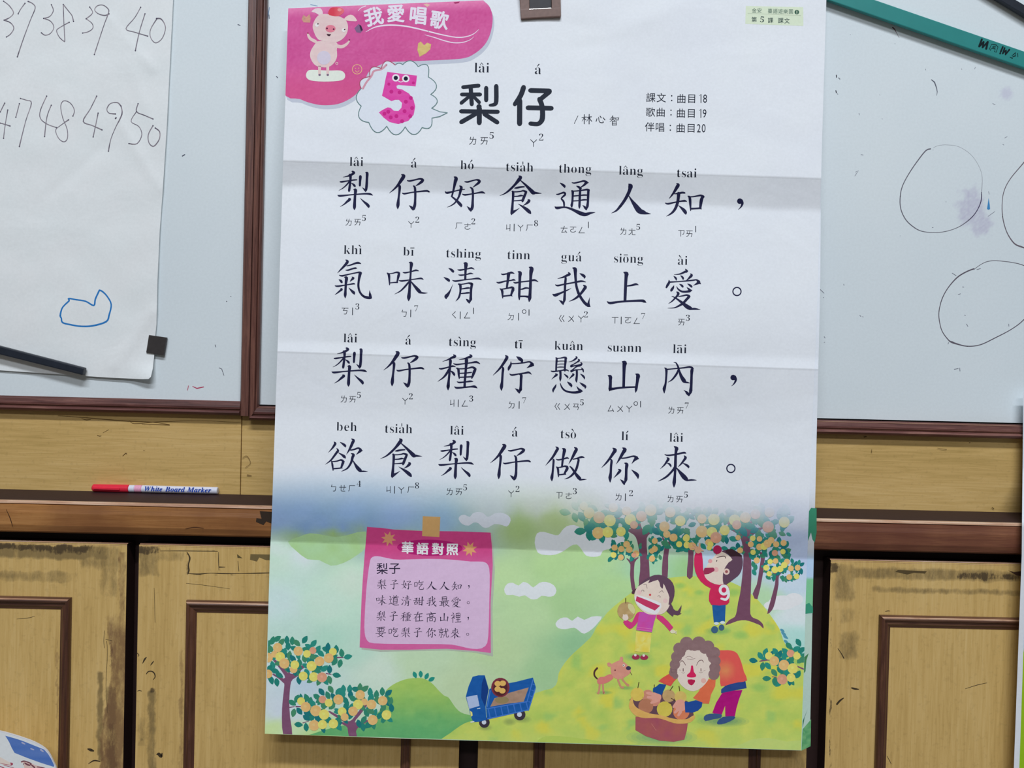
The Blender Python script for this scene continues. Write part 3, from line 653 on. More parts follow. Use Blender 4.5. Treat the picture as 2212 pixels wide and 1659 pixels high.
for i, c in enumerate(cusp):
    n_ = cusp[(i + 1) % len(cusp)]; v_ = via[i]
    seg = [c, n_] if v_ is None else [tuple((1 - t) ** 2 * a + 2 * t * (1 - t) * b + t * t * d for a, b, d in zip(c, v_, n_)) for t in [q / 8 for q in range(9)]]
    cc = (170, 80, 105) if i in (0, 1, 2) else (104, 132, 132)
    k.stroke(B1(*[(x, y, 7) for x, y in seg]), cc, 7, sub=1)
inner = [(672, 700), (700, 650), (740, 600), (760, 560), (820, 545), (860, 510), (900, 500), (935, 528)]
k.stroke(B1(*[(x + 6, y + 6, 16) for x, y in inner[:6]]), (206, 150, 165), 6.4)
five = B1((872, 572), (990, 588), (1108, 602), (1104, 645), (1098, 688), (1030, 682), (960, 676), (945, 684), (950, 704), (990, 712), (1045, 745), (1082, 795), (1095, 850), (1082, 915), (1040, 962), (960, 988), (890, 972), (845, 938), (805, 895), (835, 875), (875, 855), (898, 858), (925, 882), (960, 884), (985, 858), (990, 820), (965, 795), (935, 795), (905, 805), (865, 782), (830, 762), (845, 700), (858, 630))
k.poly(five, lambda x, y: mix((216, 62, 158), (220, 84, 168), .5 + nz(x, y, 8, 2)), 8)
for q in ((905, 730), (970, 735), (1020, 810), (1070, 860), (1010, 885), (945, 925), (990, 965), (900, 935), (850, 905), (1055, 925), (880, 890), (1060, 780), (885, 670), (1080, 660)):
    k.disc(*B1(q)[0], 4.2 if q[1] > 700 else 3.2, (196, 36, 132), 9)
for q in ((940, 620), (1020, 626)):
    k.disc(*B1(q)[0], 8, (232, 226, 236), 10); k.disc(*B1(q)[0], 4.6, (20, 24, 48), 11)
k.disc(*B1((980, 632))[0], 3, (214, 80, 120), 10); k.stroke(B1((962, 646, 6), (978, 654, 6), (996, 648, 6)), (234, 226, 236), 10)
k.build('number_badge', M_print, poster)['label'] = 'white scalloped bubble with a magenta number five that has eyes'

# ---- brush characters, traced as strokes: x,y,width in the zoomed frame
NAVY = (30, 32, 64); BLACK = (30, 36, 50)
def parse(s_): return [[tuple(float(v) for v in p.split(',')) for p in st.split()] for st in s_.strip().split(';') if st.strip()]
G = {}
def G_(ch, ox, oy, s_, txt):
    G[ch] = [[(ox + a / s_, oy + b / s_, c / s_) for a, b, c in st] for st in parse(txt)]
A1 = (720, 360, 6.506); A2 = (1060, 360, 9.217); A3 = (1300, 380, 9.217); Bq1 = (710, 550, 6.506); B2 = (1060, 565, 9.217); B3 = (1300, 570, 9.217)
C1 = (930, 755, 9.217); C2 = (1170, 760, 9.217); C3 = (1400, 770, 10.055); D1 = (695, 940, 9.617); D2 = (1160, 950, 9.217); D3 = (1400, 950, 10.055)
ZI = '1040,195,12 1060,200,18 1090,198,22 1160,182,18 1220,170,22 1255,183,32; 1262,188,30 1245,208,36 1205,240,26 1160,268,8; 1125,270,14 1146,292,28 1152,380,30 1150,470,30 1145,540,36 1128,590,40; 1120,612,12 1130,585,34; 1122,608,16 1105,580,32 1085,560,20 1062,545,4; 970,370,10 1000,380,22 1100,362,16 1200,350,18 1310,340,24 1340,350,20 1357,357,6'
G_('梨', *A1, '268,68,22 292,86,30 240,120,26 190,136,14 135,147,3; 95,212,14 125,212,22 200,200,14 280,188,18 330,184,14; 222,110,12 240,120,34 240,200,28 230,280,30 222,335,30 220,352,12; 225,210,20 180,262,16 130,305,11 76,335,3; 250,228,4 280,248,22 300,270,28 308,280,14; 372,130,14 380,138,36 376,200,30 373,262,26 373,272,14; 455,84,12 475,92,36 472,170,32 468,260,34 460,325,32; 452,350,12 462,320,32; 455,346,16 440,325,22 422,306,12 405,292,3; 62,400,8 95,410,26 220,398,16 330,388,16 460,380,22 520,386,26 553,402,8; 288,322,14 312,330,42 306,400,32 300,500,36 297,570,38 296,604,10; 215,445,12 232,458,34 195,490,28 150,530,15 95,563,3; 378,442,4 430,492,22 480,535,36 496,560,32 494,572,14')
G_('仔', *A1, '960,112,14 990,130,44 955,190,42 905,262,30 850,320,18 785,373,3; 915,258,14 932,275,34 930,340,30 918,440,28 908,540,42 905,592,10; ' + ZI)
G_('子', *A1, ZI)
G_('好', *A1, '1700,144,14 1725,165,46 1712,220,40 1695,300,28 1672,395,22 1662,418,20; 1662,418,18 1720,465,26 1765,510,38 1795,545,36 1795,565,12; 1775,270,12 1798,290,36 1790,330,34 1765,420,26 1712,505,20 1650,550,12 1597,570,3; 1572,350,10 1600,368,28 1700,345,15 1780,326,14 1847,318,10; 1848,210,12 1870,214,18 1900,212,20 1970,192,16 2020,184,20 2048,196,34; 2062,202,24 2045,224,32 2010,252,24 1965,288,8; 1925,290,14 1955,318,28 1962,400,28 1958,500,32 1955,560,38 1942,600,36; 1932,628,10 1944,595,32; 1934,622,18 1915,595,30 1895,572,16 1876,558,4; 1812,383,8 1850,396,22 1950,382,15 2050,364,20 2095,360,26 2132,374,8')
G_('食', *A2, '562,185,20 595,210,56 560,262,62 480,360,42 380,460,38 280,535,22 180,578,5; 580,262,14 680,350,36 760,430,54 840,512,72 868,530,44; 840,515,50 930,525,30 1012,532,6; 475,428,14 520,420,34 600,405,30 668,400,22; 420,488,14 445,505,44 445,600,44 435,740,42 425,860,52 415,930,44; 420,958,12 418,930,44 460,895,44 520,860,20 578,820,3; 430,500,20 520,500,20 600,490,24 645,478,28 690,495,40 705,505,40 665,600,48 635,680,44 630,700,20; 465,592,18 540,588,22 600,575,32 642,578,16; 460,680,18 540,675,20 620,668,26; 740,655,14 765,675,50 740,710,46 695,745,26 650,772,8; 542,738,4 620,785,30 700,840,56 765,895,62 790,925,36; 795,935,14 780,910,50')
G_('通', *A2, '1376,318,6 1420,350,34 1465,385,46 1472,405,30 1472,420,12; 1308,548,14 1345,550,26 1400,530,26 1455,515,34 1485,535,36; 1495,540,14 1480,560,34 1435,600,30 1405,638,24 1435,670,34 1455,705,36 1462,760,32 1460,795,24; 1280,798,16 1320,822,48 1450,808,30 1540,820,34 1660,868,48 1780,925,70 1880,952,64 1980,925,40 2082,910,6; 1618,316,12 1670,326,26 1780,300,26 1855,285,34 1910,310,44; 1948,318,10 1900,325,46 1860,365,36 1800,405,16; 1706,384,8 1745,402,36 1790,432,46; 1785,430,36 1775,560,44 1770,700,42 1766,790,40 1765,835,10; 1605,480,16 1632,495,46 1632,580,38 1625,700,40 1612,770,46 1618,810,16; 1615,488,20 1720,482,22 1830,468,24 1915,455,34 1955,468,40; 1945,470,46 1940,580,44 1935,700,42 1925,790,50; 1903,862,12 1925,790,48; 1905,852,30 1880,815,44 1852,785,22 1825,768,4; 1648,584,22 1750,575,18 1850,565,26 1915,565,22; 1645,682,20 1750,676,20 1850,660,28 1918,660,20')
G_('人', *A3, '535,162,16 570,200,84 558,270,62 520,365,58 450,490,52 370,600,48 290,690,32 190,742,5; 532,385,12 590,480,38 660,580,76 735,680,100 790,725,76; 770,740,40 870,742,44 972,756,8; 740,690,90 850,728,60')
G_('知', *A3, '1490,150,14 1520,178,60 1490,235,58 1440,320,42 1390,390,28 1340,452,6; 1445,358,12 1530,345,32 1600,332,34 1650,338,28 1658,348,10; 1265,540,14 1320,555,32 1430,530,26 1560,505,24 1650,495,34 1692,510,10; 1530,350,64 1522,450,54 1500,560,52 1455,665,48 1385,745,34 1285,805,5; 1525,585,6 1580,632,36 1640,690,60 1668,735,54 1672,765,14; 1712,400,12 1750,430,46 1762,560,42 1768,690,16; 1725,412,20 1800,415,22 1900,398,26 1970,388,34 2020,415,50; 2012,412,44 1985,470,60 1970,560,52 1960,640,44; 1985,662,10 1962,635,40; 1775,652,34 1870,648,30 1960,642,34')
G_('氣', *Bq1, '240,74,10 265,95,34 245,130,34 200,180,26 160,220,17 122,260,3; 255,158,10 310,145,18 380,120,24 420,116,26 453,128,8; 240,218,10 275,218,20 340,196,20 380,190,22 397,194,6; 150,288,10 190,298,22 280,277,16 380,256,16 430,248,22 455,258,26; 445,258,40 435,300,36 422,370,28 418,450,28 438,525,26 485,582,28 540,603,36 585,606,36; 604,612,10 585,600,34; 595,606,26 582,570,34 578,535,18 576,498,2; 145,352,10 170,368,30 184,388,26; 328,314,10 348,330,28 325,350,24 298,380,4; 90,438,10 130,444,22 230,428,14 310,415,16 350,408,20 369,415,8; 222,318,12 250,328,42 242,400,32 236,500,30 232,565,36 232,608,10; 170,474,10 184,488,28 160,508,24 120,540,15 85,565,3; 282,465,4 320,505,26 352,535,36 360,556,14')
G_('味', *Bq1, '820,258,10 845,282,32 852,350,24 856,425,12; 830,270,12 900,262,13 950,248,20 985,255,28; 1000,258,10 985,285,34 972,340,26 960,390,18; 860,398,14 910,392,14 966,390,18; 1045,250,10 1080,254,20 1160,238,14 1225,220,22 1262,228,10; 988,362,8 1030,370,22 1140,355,14 1240,340,15 1300,334,22 1330,350,8; 1132,110,12 1162,125,44 1155,200,30 1150,300,24 1142,400,34 1134,520,36 1126,600,46 1124,648,12; 1130,378,20 1080,440,24 1010,510,17 925,556,3; 1158,378,12 1200,432,28 1258,500,44 1290,530,34; 1270,530,24 1340,540,18 1390,538,4')
G_('清', *Bq1, '1685,190,6 1720,210,28 1748,236,32 1750,250,12; 1618,318,6 1655,340,28 1688,362,34 1692,380,12; 1745,418,3 1710,500,16 1678,555,36 1650,590,46 1652,620,12; 1812,212,8 1850,217,22 1940,202,14 2005,188,22 2045,205,8; 1825,283,8 1860,289,20 1930,280,14 1990,264,20 2030,270,8; 1740,360,8 1785,372,22 1900,355,16 2020,342,15 2100,335,24 2147,354,8; 1900,120,12 1928,130,48 1925,200,34 1922,270,28 1920,345,28; 1820,413,12 1850,430,34 1850,520,24 1830,600,24 1785,655,4; 1835,420,12 1900,412,14 1965,400,20 2008,410,34; 2015,412,32 2002,480,32 1998,570,32 1996,630,38; 1975,682,10 1995,630,34; 1976,674,22 1955,645,30 1928,622,3; 1865,482,14 1910,476,18 1960,468,22 1985,470,12; 1862,547,14 1910,542,18 1960,536,22 1985,538,12')
G_('甜', *B2, '208,243,12 245,256,28 340,238,24 410,218,38 468,238,12; 355,245,66 345,350,48 330,450,40 320,530,34; 118,410,12 165,422,32 280,392,26 400,375,22 455,362,32 490,374,12; 182,538,12 225,575,46 235,660,34 238,725,18; 200,550,18 280,542,24 370,522,28 420,515,40 450,530,44; 466,535,16 445,560,54 420,620,42 405,670,34; 430,690,10 405,668,34; 245,690,28 330,680,26 410,670,28; 455,410,12 495,424,30 600,405,24 760,388,26 870,368,36 942,402,12; 545,200,16 585,225,64 580,300,54 578,400,48 572,560,46 568,690,42 570,757,20; 766,112,16 812,140,76 802,220,64 795,330,50 790,500,52 782,650,54 775,730,62 765,794,18; 600,552,20 640,545,28 700,525,30 765,532,20; 590,692,30 680,692,30 740,700,40')
G_('我', *B2, '1545,215,14 1570,250,46 1520,275,42 1440,312,30 1330,340,5; 1288,460,14 1335,478,32 1480,448,26 1640,420,28 1800,390,34 1890,406,12; 1465,300,20 1492,325,40 1482,450,44 1476,620,42 1468,760,50; 1440,860,12 1465,770,46; 1442,845,30 1415,805,44 1385,785,22 1355,766,4; 1235,650,16 1285,670,54 1380,632,36 1480,590,28 1605,532,5; 1632,126,16 1680,150,66 1685,230,54 1690,330,46 1705,480,44 1745,620,48 1810,740,48 1880,830,52 1945,876,56; 1982,900,10 1950,870,46; 1968,890,28 1948,830,38 1960,770,20 1973,708,2; 1845,470,16 1885,505,56 1860,550,52 1800,630,44 1720,710,40 1640,760,24 1555,795,4; 1770,233,6 1825,265,44 1868,300,46 1862,334,14')
G_('上', *B3, '436,166,16 490,195,76 484,260,60 475,400,54 468,560,54 462,730,52; 505,440,22 600,425,34 680,405,38 728,418,12; 105,748,12 165,780,46 320,758,36 560,740,36 780,732,44 840,745,50 883,770,10')
G_('愛', *B3, '1665,104,14 1695,145,44 1650,160,38 1560,200,26 1438,215,6; 1428,242,6 1465,275,36 1482,305,30 1480,330,8; 1563,230,6 1600,258,34 1620,295,32 1614,315,8; 1765,196,14 1790,225,44 1760,260,44 1720,300,26 1682,330,12; 1338,322,12 1340,370,42 1308,425,44 1285,470,30; 1355,362,28 1500,354,20 1680,340,24 1820,325,26 1885,318,26 1930,360,60; 1972,400,8 1930,375,52 1880,400,30 1820,430,4; 1437,430,8 1418,475,40 1385,525,44 1380,548,16; 1488,445,6 1520,502,26 1590,548,34 1680,553,38 1755,540,46; 1795,528,14 1765,530,46; 1760,525,34 1730,500,34 1690,465,4; 1543,400,6 1590,428,38 1612,455,32 1612,468,10; 1703,394,6 1755,425,38 1788,455,34 1786,470,10; 1490,556,14 1522,585,50 1505,630,40 1450,692,30 1390,750,22 1325,792,4; 1530,648,16 1600,638,24 1690,620,30 1740,645,46; 1760,655,14 1735,660,44 1690,705,46 1620,780,44 1540,832,34 1440,875,18 1312,882,6; 1395,645,12 1450,668,20 1530,722,34 1620,790,54 1700,852,74 1765,885,66; 1760,900,30 1850,895,36 1962,910,6')
G_('種', *C1, '455,100,12 488,135,50 430,160,40 350,200,24 238,240,5; 170,376,14 215,384,30 330,358,24 440,330,32 498,345,10; 365,190,16 395,215,52 390,320,44 378,460,42 362,620,42 350,735,60 350,805,14; 368,390,34 320,480,42 250,562,28 140,638,5; 393,423,8 435,450,36 470,495,42 474,525,12; 780,96,12 812,132,48 750,155,38 670,185,24 565,200,5; 458,278,12 515,298,30 650,284,22 800,264,24 915,250,38 985,285,10; 690,180,20 715,205,62 708,330,46 695,500,44 682,640,42 678,745,44; 512,368,14 553,395,44 562,500,38 572,577,18; 530,380,18 620,384,20 740,372,24 830,352,34 885,378,44; 908,385,20 880,420,54 845,510,44 822,570,24; 570,475,20 700,468,22 815,455,22; 572,552,22 700,548,24 825,540,26; 528,640,12 575,656,28 690,645,24 790,632,32 845,638,12; 478,738,12 525,764,36 680,752,28 800,740,28 880,738,44 930,768,10')
G_('佇', *C1, '1490,118,14 1522,150,56 1495,210,52 1430,310,44 1350,410,30 1242,515,5; 1425,345,16 1445,380,44 1435,480,42 1425,640,44 1412,740,60 1412,814,14; 1708,138,8 1770,180,60 1815,215,54 1820,250,36; 1600,238,10 1598,300,36 1565,360,48 1552,405,28; 1610,282,22 1720,278,20 1860,262,26 1975,245,28 2030,300,60; 2060,322,10 2015,310,60 1970,335,36 1915,368,6; 1576,484,12 1622,508,32 1760,485,24 1880,468,30 1955,455,36 2008,492,12; 1770,495,20 1805,510,50 1802,600,48 1798,720,46 1792,800,56; 1765,870,12 1790,800,52; 1768,858,32 1738,815,44 1705,790,20 1678,772,4')
G_('懸', *C2, '282,118,16 300,140,38 292,260,34 288,372,32; 290,130,20 380,124,20 460,110,30 500,128,20; 480,120,46 475,200,42 465,290,38 462,372,38; 320,187,12 380,182,14 450,182,14; 318,247,12 380,242,14 450,242,14; 312,307,12 370,302,18 445,304,14; 188,380,14 230,392,26 350,378,20 480,358,28 542,382,12; 372,392,44 376,460,40 372,530,42 370,587,12; 270,436,12 302,455,40 270,480,34 235,512,18 195,548,4; 443,437,6 490,475,32 520,505,28 514,527,8; 680,90,12 700,115,34 655,155,32 610,180,16 542,200,4; 725,145,14 748,170,36 700,208,22 640,245,20 580,272,20; 585,290,36 650,278,22 740,262,24 800,245,30; 775,208,12 800,235,28 770,270,34 700,290,26 620,352,18 580,378,22; 590,390,36 660,362,24 760,355,18 815,350,20; 782,312,6 820,350,30 832,400,18; 700,372,40 702,460,38 692,560,42 698,608,10; 612,434,12 635,452,38 600,485,30 570,518,18 540,550,4; 768,437,6 820,475,34 850,515,30 848,544,10; 290,645,8 272,690,34 232,755,40 230,800,16; 368,620,10 400,702,28 460,768,32 560,802,34 680,808,42 770,788,52; 815,782,14 780,782,46; 790,775,36 740,745,36 695,682,4; 508,594,6 560,638,46 592,675,40 584,702,12; 756,608,6 815,652,40 868,690,44 866,727,14')
G_('山', *C2, '1602,196,16 1652,218,80 1645,280,66 1640,400,54 1636,560,50 1632,700,50; 1322,470,14 1366,495,66 1370,560,54 1370,640,52 1362,740,60; 1350,782,10 1365,745,56 1430,735,42 1560,716,36 1720,705,32 1860,700,28; 1872,440,14 1918,470,72 1912,540,60 1900,620,50 1882,740,50 1872,803,16')
G_('內', *C3, '356,246,12 395,285,48 395,420,40 378,600,42 350,700,64 352,795,14; 400,282,30 500,272,22 600,262,24 780,245,28 900,228,36 960,250,44; 990,262,10 955,290,62 945,400,50 940,550,52 935,650,54 925,750,68; 885,858,12 922,770,60; 888,845,30 850,795,56 815,760,26 770,730,4; 553,128,8 605,138,24 650,220,36 680,320,38 720,430,62 775,520,80 800,545,60; 790,562,24 850,565,30 905,578,10; 658,275,26 630,360,42 560,460,36 500,520,24 430,560,5')
G_('欲', *D1, '255,138,12 280,172,48 255,220,42 210,282,28 135,362,4; 378,143,6 440,182,38 485,220,46 488,250,14; 312,275,14 340,318,40 318,350,44 260,430,38 180,530,28 70,610,4; 338,360,8 410,402,32 468,445,54 492,478,18; 205,540,20 222,620,38 236,728,20; 205,550,16 310,540,24 395,515,32 440,535,44; 470,540,14 445,565,50 420,630,42 405,670,34; 432,688,8 405,668,30; 240,697,24 330,690,24 405,680,26; 620,76,14 660,105,50 635,170,54 580,290,40 510,402,4; 600,312,22 680,294,30 760,268,32 810,305,50; 848,322,10 805,325,50 765,360,34 715,405,4; 612,380,14 660,405,48 640,460,50 610,570,42 530,690,30 410,750,8; 645,520,12 690,600,36 745,680,66 800,735,66; 790,755,24 870,750,28 952,757,8')
G_('做', *D2, '375,138,14 412,172,48 385,225,50 330,320,42 250,420,28 170,512,4; 312,380,14 330,405,38 325,500,38 310,660,40 295,755,56 297,815,18; 385,386,12 425,400,26 520,382,24 600,360,32 635,377,10; 505,172,14 545,200,62 535,270,52 515,380,42 497,535,34; 382,538,12 415,570,40 425,680,32 428,735,18; 395,550,16 460,548,22 550,525,30 600,540,46; 628,558,14 600,580,52 570,630,42 550,665,34; 580,695,8 555,668,34; 430,697,24 500,690,24 560,680,28; 742,150,14 785,185,54 755,250,56 700,360,40 628,488,4; 720,388,16 800,368,26 890,342,36 942,355,12; 800,375,20 828,395,38 812,480,42 775,600,44 700,700,38 620,758,22 545,780,5; 655,530,18 700,572,34 760,662,44 810,728,60 850,772,62; 850,800,22 920,790,26 988,788,6')
G_('你', *D2, '1510,166,16 1555,205,66 1520,265,56 1450,370,42 1370,470,30 1282,558,4; 1465,385,16 1485,420,42 1475,520,42 1468,660,44 1455,755,62 1457,844,14; 1705,160,16 1750,195,68 1712,260,58 1650,370,42 1575,488,4; 1685,368,24 1780,358,26 1920,326,30 1985,360,60; 2028,380,10 1980,370,60 1935,410,38 1885,478,4; 1745,463,16 1788,490,60 1778,580,50 1775,700,48 1770,790,58; 1733,892,12 1768,800,54; 1738,880,34 1708,835,44 1680,808,22 1655,785,4; 1620,585,14 1655,612,48 1620,660,42 1580,705,24 1525,760,4; 1880,596,6 1940,645,40 2000,705,60 2012,768,16')
G_('來', *D3, '362,318,14 430,338,30 600,318,34 740,285,36 800,282,36 824,300,10; 566,145,16 618,185,72 608,240,58 598,350,52 592,560,56 582,760,48 566,930,70 562,1026,18; 408,385,14 440,415,54 415,460,46 350,550,30 260,635,4; 410,505,6 460,525,36 492,565,34 492,592,12; 782,345,14 812,385,54 785,435,46 720,520,32 650,590,8; 750,505,8 820,540,38 875,582,46 876,612,16; 590,590,56 520,682,42 420,785,40 320,850,30 215,902,5; 612,600,12 690,700,54 775,800,88 830,855,76; 840,885,24 940,872,34 1052,877,8')
NOBOX = {}
U = {'吃': '8,25,6 10,66,6;8,26,6 33,22,6 31,60,6;10,60,5 32,58,5;56,6,9 50,22,7 40,36,2;50,24,6 92,18,7;48,42,5 84,37,6 62,60,6 52,78,6 60,90,7 92,88,8 94,70,2',
     '道': '10,8,3 20,18,9;6,38,5 26,32,6 16,54,5 24,72,6;2,84,6 26,78,7 60,92,8 97,90,3;46,2,3 52,12,8;76,0,9 66,12,3;34,19,6 93,14,7;62,16,6 52,28,4;44,28,6 44,76,6;44,29,5 80,26,6 79,76,6;45,43,4 79,42,4;45,58,4 79,56,4;45,73,5 79,71,5',
     '最': '30,4,6 30,37,6;30,6,5 72,3,6 71,36,6;31,20,4 71,19,4;31,34,4 71,33,4;4,48,5 94,41,7;22,46,6 22,86,5;44,44,6 44,98,6;23,58,4 43,57,4;23,71,4 43,70,4;6,88,6 48,79,4;52,56,5 84,53,6 70,78,6 48,97,2;56,62,3 72,80,7 96,94,9',
     '在': '10,26,6 88,19,8;48,2,9 34,38,7 6,68,2;28,48,7 27,94,8;42,52,5 84,48,7;62,30,8 62,86,7;34,90,6 95,85,8',
     '高': '46,0,3 54,12,8;6,20,6 94,14,8;34,26,6 35,44,5;34,27,5 66,25,5 65,44,5;35,43,4 65,42,4;14,54,6 13,97,7;14,55,6 86,51,7 85,94,8 74,88,2;36,64,5 36,86,5;36,65,4 63,63,5 62,86,5;37,85,4 62,84,4',
     '裡': '20,2,3 28,12,8;6,28,5 34,24,6 22,46,5 4,62,2;22,46,6 22,98,7;26,46,3 38,58,7;42,36,5 32,48,2;52,10,6 53,52,6;52,11,5 88,8,6 87,52,6;53,30,4 87,29,4;53,49,4 87,48,4;70,10,6 69,90,6;52,70,4 90,67,6;42,93,5 99,89,8',
     '要': '10,8,5 90,4,7;22,20,6 24,47,6;22,21,5 79,18,6 77,46,6;24,45,4 77,44,4;41,8,5 41,44,5;60,7,5 60,44,5;2,64,5 97,58,7;46,48,7 32,72,6 72,97,8;70,60,6 52,84,6 14,99,2',
     '就': '24,0,3 30,10,7;2,18,5 50,14,6;12,28,5 13,46,5;12,29,4 42,27,5 41,46,5;13,44,4 41,43,4;27,46,6 27,92,7 18,86,2;14,58,5 4,80,2;38,58,3 48,72,6;54,34,5 94,28,7;70,6,7 66,52,6 44,96,2;76,36,6 76,80,6 82,88,6 96,84,7 97,68,2;82,8,3 92,20,8',
     '林': '2,34,6 46,28,7;26,4,8 25,96,8;25,36,6 2,70,2;28,44,3 44,58,7;52,32,6 96,26,8;74,2,8 73,97,8;72,34,6 48,74,2;76,32,3 86,54,7 99,70,8',
     '心': '16,42,3 8,68,9;32,28,4 40,72,7 60,82,8 80,78,7 70,62,2;46,16,3 58,34,9;76,32,3 94,54,9',
     '日': '28,60,6 29,99,6;28,61,5 73,59,6 72,98,6;30,78,4 72,77,4;30,96,5 72,95,5'}
for ch, t in U.items(): G[ch] = parse(t)
def bbox(ch):
    xs = [p[0] for st in G[ch] for p in st]; ys = [p[1] for st in G[ch] for p in st]; return min(xs), min(ys), max(xs), max(ys)
def kai(ink, ch, col, layer, at=None, size=None, dx=0.0, dy=0.0, minw=0.0, wf=1.0):
    if at is None: m = lambda a, b, c: (a + dx, b + dy, c * wf)
    else:
        if ch in U: x0_, y0_, x1_, y1_ = 0, 0, 100, 100
        else:
            x0_, y0_, x1_, y1_ = bbox(ch); cx, cyy = (x0_ + x1_) / 2, (y0_ + y1_) / 2; h = 43.0; x0_, y0_, x1_, y1_ = cx - h, cyy - h, cx + h, cyy + h
            if ch == '子': x0_ += 5; x1_ -= 5; y0_ += 5; y1_ -= 5
        s_ = size / (x1_ - x0_); m = lambda a, b, c: (at[0] + (a - (x0_ + x1_) / 2) * s_, at[1] + (b - (y0_ + y1_) / 2) * s_, max(minw if c > 3.5 * (1 if ch not in U else .8) else minw * .5, c * s_ * wf))
    for j, st in enumerate(G[ch]): ink.stroke([m(*p) for p in st], col, layer + .05 * j, sub=3)
def navy(x, y): return mix((30, 30, 66), (34, 44, 68), .5 + nz(x, y, 14, 8))
LY = [[('梨', 0, 0), ('仔', 0, 0), ('好', 0, 0), ('食', 0, 0), ('通', 0, 0), ('人', 0, 0), ('知', 0, 0)], [('氣', 0, 0), ('味', 0, 0), ('清', 0, 0), ('甜', 0, 0), ('我', 0, 0), ('上', 0, 0), ('愛', 0, 0)],
      [('梨', -12.8, 381.5), ('仔', -12.2, 382.5), ('種', 0, 0), ('佇', 0, 0), ('懸', 0, 0), ('山', 0, 0), ('內', 0, 0)], [('欲', 0, 0), ('食', -257.9, 568), ('梨', 217.8, 581.5), ('仔', 218.2, 583), ('做', 0, 0), ('你', 0, 0), ('來', 0, 0)]]
for i, row in enumerate(LY):
    for ch, dx, dy in row:
        k = Ink(PC); kai(k, ch, NAVY, 3, dx=dx, dy=dy, wf=1.12); k.build('brush_character', M_print, poster)
    k = Ink(PC)
    if i in (0, 2):
        x, y = ((1598.5, 434.5), (1584.2, 815.5))[i // 2]
        k.disc(x - .4, y, 6.0, NAVY, 3); k.stroke([(x + 3.5, y - 2, 5), (x + 5.2, y + 5, 5.2), (x + 2, y + 12.5, 3), (x - 4, y + 18.5, .6)], NAVY, 3)
    else: k.ring(*(((1592, 629.6), (1578.8, 1011.9))[i // 2]), 8.8, 2.6, NAVY, 3)
    k.build('punctuation_mark', M_print, poster)
# ---- romanised readings (serif) and phonetic symbols
ADV = dict(a=.5, b=.556, e=.444, g=.5, h=.556, i=.278, k=.556, l=.278, n=.556, o=.5, s=.389, t=.333, u=.556)
def word(ink, cx, base, w, em=28.5, ang=.02):
    """w: letters, an accent mark (^ ' ` - |) follows the letter it sits on"""
    it = []
    for c in w:
        if c in "^'`-|": it[-1][1] = c
        else: it.append([c, ''])
    tr_ = .6; tot = sum(ADV[c] * em + tr_ for c, _ in it); x = cx - tot / 2
    for c, a in it:
        wd_ = ADV[c] * em; y = base + (x - cx) * ang
        put(ink, serif(c), x, y, em, BLACK, 3, center=False, off=-.0135, dotless=(c == 'i' and a != ''), ang=ang)
        m = x + wd_ / 2; top = y - em * .52
        if c in 'i': m += .3
        if a == '^': ink.stroke([(m - 3.6, top + .2, 1), (m, top - 4.2, 1.7), (m + 3.6, top + .2, 1)], BLACK, 3, sub=1)
        if a == "'": ink.stroke([(m - 1.5, top, .8), (m + 2.6, top - 4.8, 2.4)], BLACK, 3, sub=1)
        if a == '`': ink.stroke([(m + 1.5, top, .8), (m - 2.6, top - 4.8, 2.4)], BLACK, 3, sub=1)
        if a == '-': ink.stroke([(m - 4, top - 2, 1.5), (m + 4, top - 2, 1.5)], BLACK, 3, sub=1)
        if a == '|': ink.stroke([(m + .5, top - .5, 1.8), (m + .5, top - 5.5, 1.8)], BLACK, 3, sub=1)
        x += wd_ + tr_
RO = [[('la^i', 769.9, 358.5), ("a'", 894, 361.8), ("ho'", 1009, 365.6), ('tsia|h', 1122.5, 370), ('thong', 1242.5, 373.5), ('la^ng', 1363, 377.7), ('tsai', 1483.5, 382.8)],
      [('khi`', 762, 549), ('bi-', 882.5, 552.5), ('tshing', 1001.5, 556.7), ('tinn', 1120.5, 560), ("gua'", 1234.5, 564.3), ('sio-ng', 1357.7, 567.6), ('a`i', 1474.7, 572)],
      [('la^i', 756.7, 739.7), ("a'", 881.8, 744.3), ('tsi`ng', 999, 748), ('ti-', 1119.7, 752.6), ('kua^n', 1228.6, 756), ('suann', 1348.9, 760), ('la-i', 1468.4, 763)],
      [('beh', 749, 931), ('tsia|h', 861, 935.4), ('la^i', 987, 939), ("a'", 1112, 943), ('tso`', 1227.8, 946.8), ("li'", 1349.6, 951), ('la^i', 1460.8, 954.4)]]
